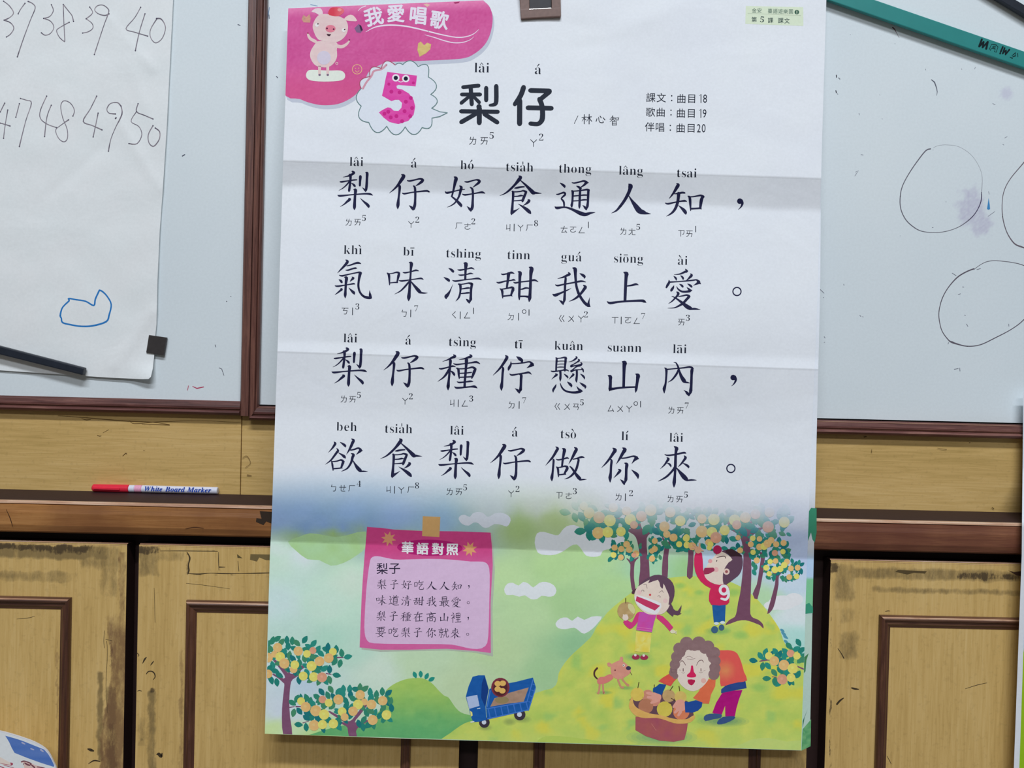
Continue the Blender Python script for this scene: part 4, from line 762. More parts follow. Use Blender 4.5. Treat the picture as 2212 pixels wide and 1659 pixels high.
PH = [[('ㄌ', 753, 480), ('ㄞ', 772.4, 480), ('5', 786.3, 470.6), ('ㄚ', 888, 485), ('2', 901.5, 474.4), ('ㄏ', 991, 487.5), ('ㄜ', 1010, 489), ('2', 1022.5, 478), ('ㄐ', 1097.7, 491.5), ('|', 1110.4, 491.5), ('ㄚ', 1124.3, 492.5), ('ㄏ', 1143.3, 492), ('8', 1158, 482), ('ㄊ', 1218.5, 495.5), ('ㄛ', 1238, 496), ('ㄥ', 1256.5, 497), ('1', 1271, 485.8), ('ㄌ', 1346.3, 499.5), ('ㄤ', 1365.3, 500.5), ('5', 1378.7, 490), ('ㄗ', 1471.6, 504), ('ㄞ', 1489.4, 505), ('1', 1502.8, 494.7)],
      [('ㄎ', 745.3, 672), ('|', 761.5, 672.5), ('3', 772, 661.8), ('ㄅ', 873, 676.5), ('|', 887, 677), ('7', 899, 666), ('ㄑ', 980.8, 680), ('|', 994, 681), ('ㄥ', 1009, 681), ('1', 1023, 671.4), ('ㄉ', 1103.3, 684), ('|', 1120, 684), ('o', 1132.4, 673), ('1', 1142.8, 675), ('ㄍ', 1213.4, 688), ('ㄨ', 1233.7, 688.4), ('ㄚ', 1255, 689), ('2', 1265.8, 679), ('ㄒ', 1328.6, 692), ('|', 1341.8, 692), ('ㄛ', 1356.5, 692), ('ㄥ', 1375.4, 693), ('7', 1389.4, 682.5), ('ㄞ', 1472, 696), ('3', 1486, 686.3)],
      [('ㄌ', 742.5, 862), ('ㄞ', 761.5, 862.5), ('5', 775.4, 853), ('ㄚ', 875, 866.6), ('2', 887.6, 856), ('ㄐ', 976.7, 870.5), ('|', 989.6, 871), ('ㄥ', 1004, 871.5), ('3', 1018, 860.8), ('ㄉ', 1104.8, 874.7), ('|', 1121.3, 874.7), ('7', 1132.4, 864.6), ('ㄍ', 1204, 878), ('ㄨ', 1224.8, 878.5), ('ㄢ', 1244.3, 879), ('5', 1257, 869), ('ㄙ', 1319.7, 882.5), ('ㄨ', 1339.5, 883), ('ㄚ', 1359, 883.5), ('o', 1373.4, 871.6), ('1', 1383.8, 873), ('ㄌ', 1450, 886), ('ㄞ', 1469.6, 886.6), ('7', 1483.5, 876)],
      [('ㄅ', 720.5, 1054), ('ㄝ', 740.3, 1054.5), ('ㄏ', 759.7, 1055), ('4', 775.4, 1044.8), ('ㄐ', 839, 1057.5), ('|', 852, 1058), ('ㄚ', 866.8, 1059), ('ㄏ', 887, 1058), ('8', 900.8, 1048.6), ('ㄌ', 971, 1062), ('ㄞ', 991.4, 1062.5), ('5', 1004.8, 1052.7), ('ㄚ', 1104, 1066.6), ('2', 1118, 1056), ('ㄗ', 1208.4, 1070), ('ㄜ', 1228.6, 1071), ('3', 1241.8, 1060.8), ('ㄌ', 1336, 1073.5), ('|', 1350.6, 1074), ('2', 1363.3, 1065), ('ㄌ', 1448, 1077.5), ('ㄞ', 1467.8, 1078.5), ('5', 1481.8, 1068.4)]]
def phon(ink, c, x, y, s_=1.0):
    if c == '|': ink.stroke([(x + .3, y - 7.5 * s_, 1.7), (x, y + 7.5 * s_, 1.7)], BLACK, 3, sub=1)
    elif c == 'o': ink.ring(x, y, 4.0, 1.3, BLACK, 3)
    elif c == '1': ink.stroke([(x, y - 6.2, 1.7), (x, y + 6.2, 1.7)], BLACK, 3, sub=1)
    elif c.isdigit(): put(ink, serif(c), x, y, 18.5 * s_, BLACK, 3, off=-.016, ang=.02)
    else: put(ink, c, x, y, 17.5 * s_, BLACK, 3, off=-.004, ang=.02)
for row in RO:
    for w, x, y in row: k = Ink(PC); word(k, x, y, w); k.build('romanised_word', M_print, poster)
for row in PH:
    k = Ink(PC)
    for c, x, y in row:
        phon(k, c, x, y)
        if c.isdigit(): k.build('phonetic_reading', M_print, poster); k = Ink(PC)
# ---- title, credit, track list, label sticker
k = Ink(PC)
for st in parse('1475,694,30 1600,682,32;1537,700,34 1545,830,34;1465,752,30 1612,752,32;1525,768,26 1462,820,30;1556,765,24 1604,815,30;1660,700,34 1660,798,34;1740,686,36 1740,805,36 1725,832,30 1690,838,22;1603,850,46 1603,850,46;1460,886,34 1752,890,34;1605,860,42 1605,978,40;1575,908,34 1462,972,36;1645,908,34 1748,974,36;1958,695,40 1935,760,40 1888,830,34;1927,800,42 1926,985,42;2012,720,38 2165,724,38;2165,730,38 2090,792,36;2085,790,40 2106,850,40 2108,940,42 2090,975,38 2065,988,34 2012,984,34;1992,858,38 2180,862,38'):
    TL_ = TL_ + .06 if 'TL_' in globals() else 3.0
    k.stroke(B1(*st), (38, 44, 56), TL_, sub=1 if len(st) == 2 else 3)
word(k, 1040.7, 156.5, 'la^i', em=31); word(k, 1162, 160, "a'", em=31)
for c, x, y in (('ㄌ', 1021, 304), ('ㄞ', 1046, 304.5), ('5', 1062, 292.4), ('ㄚ', 1152.5, 309), ('2', 1169, 296)): phon(k, c, x, y, 1.15)
k.build('title_lettering', M_print, poster)
k = Ink(PC)
k.stroke([(1240.5, 267, 1.2), (1248.5, 250, 1.2)], BLACK, 3)
kai(k, '林', BLACK, 3, at=(1267.5, 257.5), size=22, minw=1.5); kai(k, '心', BLACK, 3, at=(1297, 258), size=22, minw=1.5)
for st in G['知']:
    x0_, y0_, x1_, y1_ = bbox('知'); k.stroke([(1327 + (a - (x0_ + x1_) / 2) * .24, 256 + (b - (y0_ + y1_) / 2) * .17, max(1.2, c * .26)) for a, b, c in st], BLACK, 3, sub=2)
for st in G['日']: k.stroke([(1327 + (a - 50) * .2, 266.3 + (b - 79) * .22, 1.5) for a, b, c in st], BLACK, 3, sub=1)
k.build('author_credit', M_print, poster)
k = Ink(PC)
for cs, y in ((('課', 1406, 210.5), ('文', 1428.6, 211), (':', 1451, 212), ('曲', 1472, 213), ('目', 1494.3, 213.3), ('1', 1513.5, 213), ('8', 1523, 213)), 0), ((('歌', 1405.3, 242), ('曲', 1427.3, 242.5), (':', 1449.5, 243), ('曲', 1471, 244.5), ('目', 1493.5, 245), ('1', 1513.3, 245), ('9', 1522, 245)), 0), ((('伴', 1403.4, 274), ('唱', 1425.7, 275), (':', 1448, 276), ('曲', 1470.4, 276.7), ('目', 1493, 277), ('2', 1509.5, 277), ('0', 1520, 277)), 0):
    for c, x, yy in cs:
        if c == ':': k.disc(x, yy - 5, 1.5, BLACK, 3); k.disc(x, yy + 5, 1.5, BLACK, 3)
        elif c == '1': k.stroke([(x - 2, yy - 6.5, 1.3), (x + .8, yy - 9, 1.8), (x + .8, yy + 9, 1.8)], BLACK, 3, sub=1)
        elif c.isdigit(): put(k, c, x, yy, 25.5, BLACK, 3, sx=.72, ang=.02)
        else: put(k, c, x, yy, 21.5, BLACK, 3, ang=.02, off=.002)
k.build('track_list', M_print, poster)
k = Ink(PC)
k.poly([(1611, 12.8), (1735, 15.5), (1735.5, 56), (1610, 51.5)], lambda x, y: (214 + 3 * nz(x, y, 9, 1), 226, 200), 2)
k.stroke([(1615, 28.8, .5), (1730, 33.6, .5)], (150, 165, 140), 3)
for c, x, y in (('金', 1629.3, 22.5), ('安', 1640.5, 22.8), ('臺', 1663.5, 23.5), ('語', 1674.8, 24), ('遊', 1686, 24.3), ('樂', 1697, 24.8), ('園', 1708.5, 25)): put(k, c, x, y, 10.8, (84, 112, 100), 3, off=.004)
k.disc(1721.3, 26.2, 5, (60, 96, 78), 3); k.stroke([(1721.3, 23.5, 1.3), (1721.3, 29, 1.3)], (220, 228, 205), 4)
for c, x, y, s_ in (('第', 1629, 42.2, 12.5), ('課', 1664.6, 43.6, 12.5), ('課', 1686.5, 44, 12.5), ('文', 1700, 44.8, 12.5)): put(k, c, x, y, s_, (50, 74, 72), 3, off=.008)
put(k, serif('5', False), 1646.3, 42, 18, (44, 66, 66), 3, off=-.006, ang=.12)
k.build('label_patch', M_print, poster)['label'] = 'small pale green printed lesson label in the top right corner'
# ---------------------------------------------------------------- printed orchard scene
AC = Sheet(pdepth, KV, ROWS, list(range(X0, X1 + 1, 10)), CLIP, k_light=.83)
def vary(c, s=14, a=6, seed=1): return lambda x, y: tuple(v + a * fbm(x, y, s, seed) for v in c)
def fade(c, y0=1082, y1=1168):
    def f(x, y):
        v = y - KV * x + 42; t = sstep(y0, y1, v); cc = c(x, y) if callable(c) else c
        return mix(mix(paper_col(x, y), cc, .05), cc, t)
    return f
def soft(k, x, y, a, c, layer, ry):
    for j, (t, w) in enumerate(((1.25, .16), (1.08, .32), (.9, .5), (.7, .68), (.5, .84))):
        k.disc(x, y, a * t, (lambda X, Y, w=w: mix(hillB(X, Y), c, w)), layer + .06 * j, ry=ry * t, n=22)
k = Ink(AC)
T1 = tf(560, 1350, 5.53); T7 = tf(860, 1400, 5.53); R1 = tf(1180, 1060, 6.9125); R2 = tf(1480, 1060, 6.9125); T3 = tf(1240, 1200, 5.53); T5 = tf(1480, 1359, 5.53); T6 = tf(1230, 1410, 6.664)
# clouds
TC_ = tf(740, 1090, 4.879); CLC = (222, 227, 232)
k.poly(TC_((1222, 150), (1245, 115), (1290, 108), (1340, 130), (1370, 95), (1420, 78), (1480, 88), (1520, 125), (1560, 120), (1600, 95), (1660, 85), (1720, 100), (1768, 140), (1765, 190), (1730, 232), (1680, 215), (1600, 205), (1540, 240), (1480, 240), (1430, 195), (1380, 190), (1330, 222), (1260, 205)), (214, 220, 230), .6, smooth=2)
k.poly([(1155, 1172), (1160, 1152), (1175, 1149), (1192, 1154), (1206, 1156), (1214, 1146), (1224, 1137), (1240, 1134), (1258, 1141), (1275, 1142), (1292, 1152), (1320, 1150), (1346, 1160), (1350, 1176), (1316, 1186), (1302, 1190), (1297, 1200), (1282, 1203), (1266, 1200), (1257, 1188), (1246, 1176), (1232, 1180), (1218, 1190), (1200, 1198), (1180, 1199), (1162, 1194)], (220, 224, 230), .6, smooth=2)
k.poly([(1089, 1273), (1096, 1261), (1108, 1259), (1120, 1265), (1130, 1257), (1142, 1261), (1152, 1269), (1165, 1259), (1180, 1257), (1196, 1264), (1202, 1276), (1196, 1287), (1184, 1289), (1170, 1287), (1160, 1294), (1146, 1294), (1134, 1286), (1122, 1289), (1108, 1285), (1094, 1285)], CLC, .6, smooth=2)
k.poly([(1200, 1347), (1210, 1336), (1225, 1334), (1236, 1341), (1248, 1332), (1262, 1339), (1278, 1332), (1300, 1332), (1292, 1345), (1280, 1358), (1262, 1369), (1250, 1362), (1240, 1356), (1222, 1359), (1206, 1357)], CLC, .6, smooth=2)
k.poly([(622, 1170), (645, 1160), (670, 1152), (700, 1156), (725, 1160), (750, 1156), (790, 1148), (792, 1180), (770, 1200), (742, 1216), (715, 1222), (690, 1210), (664, 1208), (640, 1190)], lambda x, y: mix((176, 214, 168), (168, 204, 136), sstep(1180, 1160, y) if False else .5 + .5 * nz(x, y, 30, 2)), .4, smooth=2)
for x, y, a, b in ((1690, 1302, 30, 16), (1715, 1295, 20, 14), (1670, 1308, 20, 10)): k.disc(x, y, a, (226, 232, 236), .5, ry=b)
def hillA(x, y):
    c = mix((164, 200, 100), (102, 176, 112), sstep(1475, 1590, y + 10 * fbm(x, y, 40, 3))); n = 9 * fbm(x, y, 16, 4); return (c[0] + n, c[1] + n * .6, c[2] + n * .4)
k.poly([(660, 1595), (676, 1585), (708, 1575), (732, 1568), (777, 1562), (810, 1545), (826, 1525), (831, 1500), (837, 1488), (856, 1475), (882, 1466), (912, 1465), (932, 1475), (947, 1491), (960, 1503), (969, 1507), (983, 1527), (996, 1539), (1016, 1545), (1040, 1550), (1030, 1575), (990, 1592), (950, 1612), (800, 1608)], hillA, 1, smooth=3)
def hillB(x, y):
    t = .5 + .55 * fbm(x, y, 34, 6); c = mix((178, 205, 98), (212, 218, 104), t)
    c = mix(c, (216, 212, 84), sstep(.15, .5, nz(x, y, 46, 8))); c = mix(c, (150, 198, 110), sstep(.3, .6, nz(x, y, 30, 14)) * .6)
    return mix(c, (196, 214, 120), sstep(1560, 1620, y) * .4)
k.poly([(950, 1603), (954, 1596), (972, 1584), (994, 1568), (1016, 1558), (1060, 1550), (1120, 1530), (1157, 1497), (1193, 1487), (1204, 1472), (1207, 1454), (1220, 1432), (1240, 1410), (1276, 1377), (1287, 1357), (1312, 1323), (1341, 1298), (1363, 1281), (1400, 1258), (1448, 1248), (1493, 1244), (1502, 1245), (1560, 1252), (1602, 1268), (1638, 1297), (1665, 1330), (1684, 1359), (1692, 1383), (1706, 1402), (1745, 1428), (1745, 1630), (1500, 1625), (1200, 1620)], hillB, 1.4, smooth=2)
def hillC(x, y): return (196 + 8 * nz(x, y, 20, 2), 214, 120)
k.poly([(1160, 1604), (1180, 1590), (1230, 1592), (1290, 1600), (1340, 1606), (1400, 1610), (1400, 1618), (1200, 1612)], (184, 206, 96), 1.7, smooth=2)
k.poly([(1560, 1616), (1600, 1608), (1622, 1598), (1660, 1594), (1700, 1602), (1735, 1600), (1735, 1630), (1560, 1622)], hillC, 1.7, smooth=2)
for x, y, r in ((1385, 1345, 26), (1395, 1362, 18), (1585, 1280, 14), (1510, 1280, 10), (1600, 1372, 16), (1470, 1265, 12), (1392, 1428, 20), (1640, 1485, 18)): soft(k, x, y, r, (156, 198, 100), 1.8, r * .55)
for x, y, w in ((1690, 1362, 6), (1693, 1369, 7), (1697, 1376, 7), (1698, 1386, 6)): k.leaf(x, y, w, 3, .6, (86, 152, 172), 1.9)
for q, a in (((200, 320), 1.2), ((270, 312), 1.5), ((342, 335), -1.1), ((400, 372), -.5)): k.leaf(*T7(q)[0], 8, 4.6, a, (40, 146, 128), 2)
k.build('orchard_landscape', M_print, poster)
# ---- fruit trees
YEL, ORA, PNK = (230, 218, 112), (230, 186, 120), (220, 160, 128)
LFC = [(38, 130, 116), (52, 136, 110), (30, 118, 120), (70, 140, 104), (44, 142, 126)]
def tree(name, label, leaves, fruits, trunks, tfm, s_, fd=False, twig=(), trunkc=(128, 84, 112)):
    k = Ink(AC); rnd = random.Random(len(leaves) * 7 + 1); f = fade if fd else (lambda c: c)
    for tr_ in trunks: k.poly(tfm(*tr_), f(vary(trunkc, 10, 6, 3)), 2.2, smooth=2)
    for st in twig: k.stroke(tfm(*st), f(trunkc), 2.3)
    for i, q in enumerate(leaves):
        a = q[2] if len(q) > 2 else rnd.choice((-1.2, -.8, -1.57, -1.9, -2.3, .5)) + rnd.uniform(-.25, .25)
        l = (q[3] if len(q) > 3 else 54) / s_
        k.leaf(*tfm(q[:2])[0], l, l * .60, a, f(rnd.choice(LFC)), 3 + .04 * (i % 70))
    for i, (x, y, c, r) in enumerate(fruits):
        for q in range(3):
            t = rnd.uniform(0, 6.28); X_, Y_ = tfm((x + 1.15 * r * math.cos(t), y + 1.1 * r * math.sin(t)))[0]
            k.leaf(X_, Y_, .85 * r / s_, .5 * r / s_, t + rnd.uniform(-.5, .5), f(rnd.choice(LFC)), 2.7 + .01 * q)
    for i, (x, y, c, r) in enumerate(fruits):
        cx, cyy = tfm((x, y))[0]; b = {'y': YEL, 'o': ORA, 'p': PNK}[c]
        k.disc(cx, cyy, r / s_, f(lambda X, Y, b=b, cx=cx, cyy=cyy, R=r / s_: tuple(v + 5 * nz(X, Y, 4, 7) + 5 * ((X - cx) - (Y - cyy)) / R * -.6 for v in b)), 6 + .1 * i, n=16)
        if r > 48: k.disc(cx - .8, cyy - 1.5, r / s_ * .28, f(tuple(min(235, v + 10) for v in b)), 6.06 + .1 * i, n=9)
    o = k.build(name, M_print, poster); o['label'] = label; return o
tree('fruit_tree', 'printed pear tree at the lower left corner of the poster',
     [(160, 185), (215, 165), (265, 205), (330, 180, -1.57), (395, 190, -1.57), (450, 215), (545, 175, -1.0), (650, 220, -.9), (700, 290), (590, 260), (800, 290), (820, 262, -1.5), (920, 290, -1.6), (985, 335, -1.7), (1060, 380, -.2), (900, 440, 2.2), (965, 460, 1.8), (360, 360), (540, 400), (640, 380), (130, 280), (110, 220), (160, 480), (780, 520), (840, 530, -1.6), (840, 655, 1.3), (925, 600, .2), (570, 570, 1.1), (475, 660, 1.5), (145, 660, 1.3), (210, 685, 1.4), (300, 320), (240, 600), (190, 550), (480, 450), (400, 400), (700, 520), (735, 340), (120, 520), (330, 440), (600, 500, 1.2), (560, 300), (345, 250, -1.57), (700, 545, .8)],
     [(220, 270, 'o', 56), (465, 312, 'o', 56), (640, 305, 'p', 42), (570, 345, 'y', 46), (880, 320, 'y', 46), (830, 395, 'o', 58), (105, 390, 'o', 58), (180, 350, 'o', 40), (250, 380, 'y', 58), (300, 460, 'o', 62), (410, 530, 'o', 46), (425, 475, 'y', 52), (625, 490, 'y', 60), (720, 435, 'o', 58), (105, 585, 'o', 52), (525, 610, 'y', 54), (650, 620, 'y', 56), (750, 625, 'p', 60)],
     [[(290, 1330), (270, 1100), (280, 900), (300, 720), (285, 690), (230, 640), (165, 600), (170, 580), (290, 640), (300, 600), (220, 490), (150, 405), (160, 385), (210, 430), (300, 520), (345, 575), (350, 500), (370, 580), (430, 570), (480, 500), (570, 460), (580, 480), (500, 540), (470, 605), (400, 650), (372, 720), (360, 900), (368, 1100), (395, 1330)]], T1, 5.53, twig=[[(860, 590, 10), (800, 580, 14)], [(880, 390, 20), (1000, 388, 14)]])
tree('fruit_tree', 'printed low spreading pear tree beside the green mound',
     [(395, 930, .6), (450, 880, -1.2), (410, 1050, 1.8), (480, 1030, .9), (565, 870, -2), (610, 910), (690, 860), (745, 800, .9), (820, 840), (855, 770, 1.0), (945, 795, -1), (1005, 765, -1.6), (1080, 765, -1.5), (1155, 770), (1205, 745, -1.57), (1265, 760, -.7), (1325, 800, -1.6), (1400, 830, -1.5), (1470, 795, -1.6), (1545, 810, -.7), (1570, 910), (1580, 990), (1480, 1000), (1380, 1050), (470, 1190, .1), (565, 1110, .6), (560, 1220, -1.7), (630, 1100), (835, 1140, 1.2), (765, 960), (870, 970), (1030, 900), (1040, 960), (1280, 1050), (1250, 1130), (1240, 1220, 1.4), (1300, 1190), (700, 1120, .8), (950, 1220, .9), (1440, 1080), (1000, 820, -1.57), (1090, 830, -1.57), (1340, 870), (1420, 900), (1530, 880), (1120, 880), (640, 940), (1190, 1180, 1.3), (1330, 1030), (580, 1060, .3), (900, 900)],
     [(500, 910, 'y', 47), (555, 980, 'o', 60), (755, 890, 'p', 46), (830, 930, 'y', 48), (945, 890, 'o', 60), (675, 1025, 'o', 66), (775, 1070, 'y', 62), (655, 1200, 'o', 64), (755, 1190, 'y', 55), (885, 1180, 'y', 57), (1255, 920, 'o', 42), (1205, 835, 'o', 57), (1180, 950, 'y', 60), (1120, 1030, 'o', 57), (990, 1035, 'y', 52), (1020, 1100, 'o', 47), (1340, 950, 'o', 58), (1475, 905, 'o', 57), (1520, 1075, 'y', 58), (1355, 1135, 'o', 60)],
     [[(1075, 1345), (1055, 1230), (1010, 1195), (950, 1165), (960, 1150), (1020, 1165), (900, 1090), (830, 1040), (850, 1030), (1000, 1115), (1060, 1150), (1110, 1130), (1180, 1040), (1250, 955), (1290, 960), (1200, 1080), (1140, 1165), (1290, 1135), (1295, 1155), (1200, 1210), (1155, 1270), (1168, 1345)]], T1, 5.53, twig=[[(440, 975, 18), (500, 975, 14)], [(365, 985, 14), (420, 975, 10)], [(520, 1170, 10), (590, 1150, 8)]])
tree('fruit_branch', 'printed pear branch entering at the right edge',
     [(815, 375, .15), (900, 320, 1.0), (960, 275, -1.2), (925, 445, 1.7), (990, 440, .9), (1080, 270, .9), (1130, 300), (1195, 265), (1240, 200, .8), (1355, 160, 1.0), (1330, 235, -.5), (1390, 250, -.6), (1270, 360, -1.5), (1375, 370, -.8), (1350, 540, -1.1), (975, 590, .0), (1065, 520, .9), (1070, 625, 1.6), (1135, 490, .8), (1215, 520, 1.4), (1425, 320, -1), (1100, 330), (1180, 330), (1420, 360)],
     [(1000, 320, 'y', 46), (1065, 380, 'o', 58), (1260, 290, 'p', 46), (1335, 320, 'y', 44), (1180, 430, 'o', 64), (1285, 470, 'y', 62), (1160, 600, 'p', 62), (1265, 580, 'y', 52)],
     [], T5, 5.53, twig=[[(890, 385, 12), (950, 370, 24), (1000, 365, 20)], [(1040, 570, 10), (1090, 575, 14)], [(1340, 445, 14), (1420, 480, 20)]])
rn = random.Random(3)
L1 = [(280, 320, .2, 90), (430, 230, 1.0, 80), (490, 180, -1.3, 60), (430, 400, 1.2, 80), (530, 390, 1.0, 90), (510, 605, -.1, 95), (640, 665, 1.5, 85), (630, 510, .9, 85), (740, 490, .7, 85), (850, 520, .4, 70), (1035, 565, .1, 70), (1195, 660, 1.4, 75), (700, 260, .5, 80), (1000, 500, 1, 60)]
L1 += [(rn.uniform(560, 2150), rn.uniform(230, 620), rn.uniform(0, 3.1), rn.uniform(60, 95)) for _ in range(46)]
L1 += [(rn.uniform(950, 1720), rn.uniform(720, 1040), rn.uniform(-2, -.8), rn.uniform(36, 52)) for _ in range(34) ] + [(rn.uniform(1640, 2140), rn.uniform(560, 900), rn.uniform(0, 3.1), rn.uniform(44, 75)) for _ in range(40)]
tree('fruit_tree', 'printed fading pear tree behind the laughing girl', L1,
     [(560, 230, 'o', 62), (640, 330, 'o', 82), (790, 400, 'p', 88), (950, 445, 'y', 88), (775, 630, 'o', 88), (920, 620, 'y', 80), (1115, 610, 'y', 72), (1255, 430, 'y', 84), (1310, 510, 'p', 60), (1420, 380, 'p', 80), (1560, 290, 'o', 88), (1200, 300, 'o', 70), (1000, 250, 'o', 70), (1765, 535, 'o', 78), (1800, 650, 'o', 55), (1900, 700, 'o', 60), (2000, 450, 'y', 80), (1850, 320, 'o', 80), (2090, 710, 'y', 52), (1985, 800, 'y', 46), (2100, 810, 'y', 50), (2170, 820, 'o', 50), (1020, 850, 'o', 46), (1120, 870, 'o', 46), (1200, 800, 'o', 50), (1240, 880, 'o', 50), (1005, 960, 'y', 44), (1115, 995, 'o', 44), (1340, 940, 'o', 50), (1310, 960, 'p', 40), (1580, 1015, 'o', 46), (1620, 750, 'o', 45), (1620, 870, 'o', 46), (1575, 900, 'o', 40)],
     [[(1385, 1450), (1400, 1200), (1400, 1000), (1360, 760), (1310, 660), (1190, 590), (1195, 570), (1270, 570), (1130, 490), (1030, 400), (1060, 385), (1180, 465), (1265, 550), (1360, 550), (1370, 460), (1400, 460), (1420, 540), (1470, 595), (1640, 550), (1655, 575), (1560, 640), (1500, 710), (1510, 950), (1530, 1000), (1545, 1290), (1540, 1400)],
      [(1255, 1100), (1200, 1020), (1210, 1010), (1270, 1040), (1290, 960), (1310, 1020), (1370, 990), (1375, 1010), (1320, 1075), (1310, 1300), (1330, 1450), (1320, 1540), (1290, 1500), (1270, 1440), (1250, 1250)],
      [(1765, 850), (1730, 700), (1745, 690), (1800, 780), (1860, 720), (1870, 735), (1840, 860), (1820, 1000), (1812, 1290), (1728, 1290), (1740, 1000)], [(2120, 900), (2080, 820), (2100, 815), (2150, 870), (2210, 860), (2200, 900), (2185, 1285), (2100, 1285), (2115, 1050)]], R1, 6.9125, fd=True, trunkc=(118, 76, 96))
L2 = [(rn.uniform(20, 1600), rn.uniform(250, 640), rn.uniform(0, 3.1), rn.uniform(55, 95)) for _ in range(54)] + [(rn.uniform(990, 1560), rn.uniform(640, 1000), rn.uniform(0, 3.1), rn.uniform(45, 70)) for _ in range(44)]
L2 += [(rn.uniform(1190, 1560), rn.uniform(980, 1330), rn.uniform(0, 3.1), rn.uniform(36, 50)) for _ in range(30)] + [(1600, 1050, 1.2, 45), (1650, 1090, -1.2, 45), (1700, 1070, -1.3, 45), (1745, 1100, -.6, 45), (1730, 1200, 1.3, 55), (1620, 1300, .4, 50), (1460, 1310, 1.5, 50), (1500, 1330, 1.2, 45), (1020, 1100), (1050, 1150), (1030, 1220), (560, 720, 1.3, 60), (620, 740, 1.5, 60), (720, 720, .3, 70), (790, 830, 1.4, 60), (590, 860, .2, 55), (720, 865, .1, 55), (150, 740, .5, 60), (270, 830, .8, 60)]
tree('fruit_tree', 'printed pear trees behind the boy in red at the right', L2,
     [(430, 430, 'y', 86), (250, 610, 'o', 90), (400, 620, 'y', 80), (590, 590, 'y', 76), (740, 440, 'y', 86), (770, 510, 'p', 70), (250, 420, 'o', 70), (900, 400, 'o', 82), (1050, 350, 'p', 75), (1240, 540, 'p', 86), (1260, 320, 'o', 76), (1480, 470, 'y', 82), (460, 700, 'p', 84), (350, 770, 'o', 50), (380, 800, 'y', 44), (20, 700, 'y', 50), (30, 810, 'y', 48), (110, 830, 'o', 58), (360, 850, 'y', 40), (1010, 710, 'y', 42), (1110, 720, 'o', 42), (1110, 840, 'o', 50), (1180, 830, 'y', 55), (1230, 790, 'o', 60), (1285, 740, 'o', 50), (1360, 800, 'o', 46), (1470, 780, 'o', 46), (1340, 930, 'p', 46), (1460, 910, 'y', 40), (1015, 920, 'y', 40), (1070, 1040, 'o', 46), (1350, 1050, 'o', 42), (1270, 1060, 'y', 40), (1520, 1060, 'o', 44), (1340, 1180, 'y', 52), (1420, 1170, 'y', 48), (1480, 1110, 'y', 48), (1580, 1160, 'o', 44), (1680, 1150, 'o', 44), (1210, 1150, 'y', 44), (1255, 1240, 'y', 40), (1555, 1290, 'o', 44), (1665, 1280, 'y', 42), (820, 890, 'o', 44), (980, 800, 'o', 44), (790, 700, 'o', 40)],
     [[(1130, 960), (1060, 900), (1070, 885), (1140, 920), (1180, 890), (1220, 900), (1195, 970), (1160, 1250), (1080, 1620), (1008, 1540), (1070, 1400), (1110, 1150)], [(1300, 1215), (1280, 1180), (1375, 1245), (1460, 1160), (1480, 1175), (1400, 1280), (1395, 1400), (1345, 1659), (1300, 1780), (1225, 1840), (1270, 1659), (1340, 1400), (1340, 1290)],
      [(790, 1670), (820, 1540), (850, 1300), (870, 1000), (850, 780), (800, 660), (700, 595), (680, 560), (600, 455), (515, 375), (545, 375), (680, 465), (745, 545), (840, 560), (850, 465), (900, 465), (905, 530), (1000, 430), (1130, 290), (1145, 310), (1040, 440), (950, 560), (1150, 545), (1155, 568), (985, 680), (962, 720), (985, 1000), (988, 1300), (975, 1670), (975, 1840), (1020, 1900), (1090, 1925), (1160, 1990), (1170, 2060), (1120, 2010), (1060, 1985), (1000, 1960), (900, 1935), (780, 1945), (600, 2010), (660, 1930), (740, 1885), (770, 1800)]], R2, 6.9125, fd=True, trunkc=(118, 76, 96))
# ---- girl
SK = (243, 210, 194); HR = (98, 70, 88)
k = Ink(AC, 5)
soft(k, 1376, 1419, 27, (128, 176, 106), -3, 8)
k.poly(T3((1100, 580), (1160, 575), (1190, 640), (1240, 660), (1285, 590), (1270, 680), (1240, 690), (1285, 690), (1240, 715), (1190, 705), (1180, 730), (1110, 670), (1075, 610), (1078, 565)), HR, 6, smooth=2)
k.poly(T3((740, 905), (925, 925), (905, 1160), (725, 1145)), lambda x, y: mix((226, 204, 76), (236, 224, 130), .5 + .5 * math.sin(x * 1.1) * math.sin(y * .9)), 6.2)
for q in ((738, 1212, 48, 30), (838, 1216, 48, 30)): c_ = T3(q[:2])[0]; k.disc(*c_, q[2] / 5.53, (164, 52, 82), 6.3, ry=q[3] / 5.53); k.disc(c_[0] - 1, c_[1] - 4, 2.8, (232, 222, 215), 6.35)
k.poly(T3((800, 680), (770, 780), (690, 870), (640, 862), (585, 792), (640, 772), (690, 800), (730, 720), (760, 680)), (210, 60, 128), 6.4, smooth=2)
k.poly(T3((990, 700), (1060, 725), (1130, 790), (1185, 858), (1145, 905), (1080, 830), (985, 745)), (212, 62, 122), 6.4, smooth=1)
k.poly(T3((780, 670), (990, 695), (955, 800), (930, 918), (742, 890), (760, 800), (772, 720)), lambda x, y: mix((206, 76, 158), (196, 84, 176), .5 + nz(x, y, 7, 3)), 6.5)
for yy in (868, 895): k.stroke(T3((745, yy - 15, 5), (930, yy + 10, 5)), (222, 130, 180), 6.6, sub=1)
k.disc(*T3((625, 662))[0], 19.5, lambda x, y: mix((176, 146, 96), (196, 166, 116), .5 + nz(x, y, 5, 3)), 6.6); k.poly(T3((650, 575), (700, 590), (730, 650), (715, 700), (670, 660), (645, 620)), (212, 206, 150), 6.65, smooth=2)
k.stroke(T3((618, 570, 8), (618, 510, 9)), (60, 44, 30), 6.7)
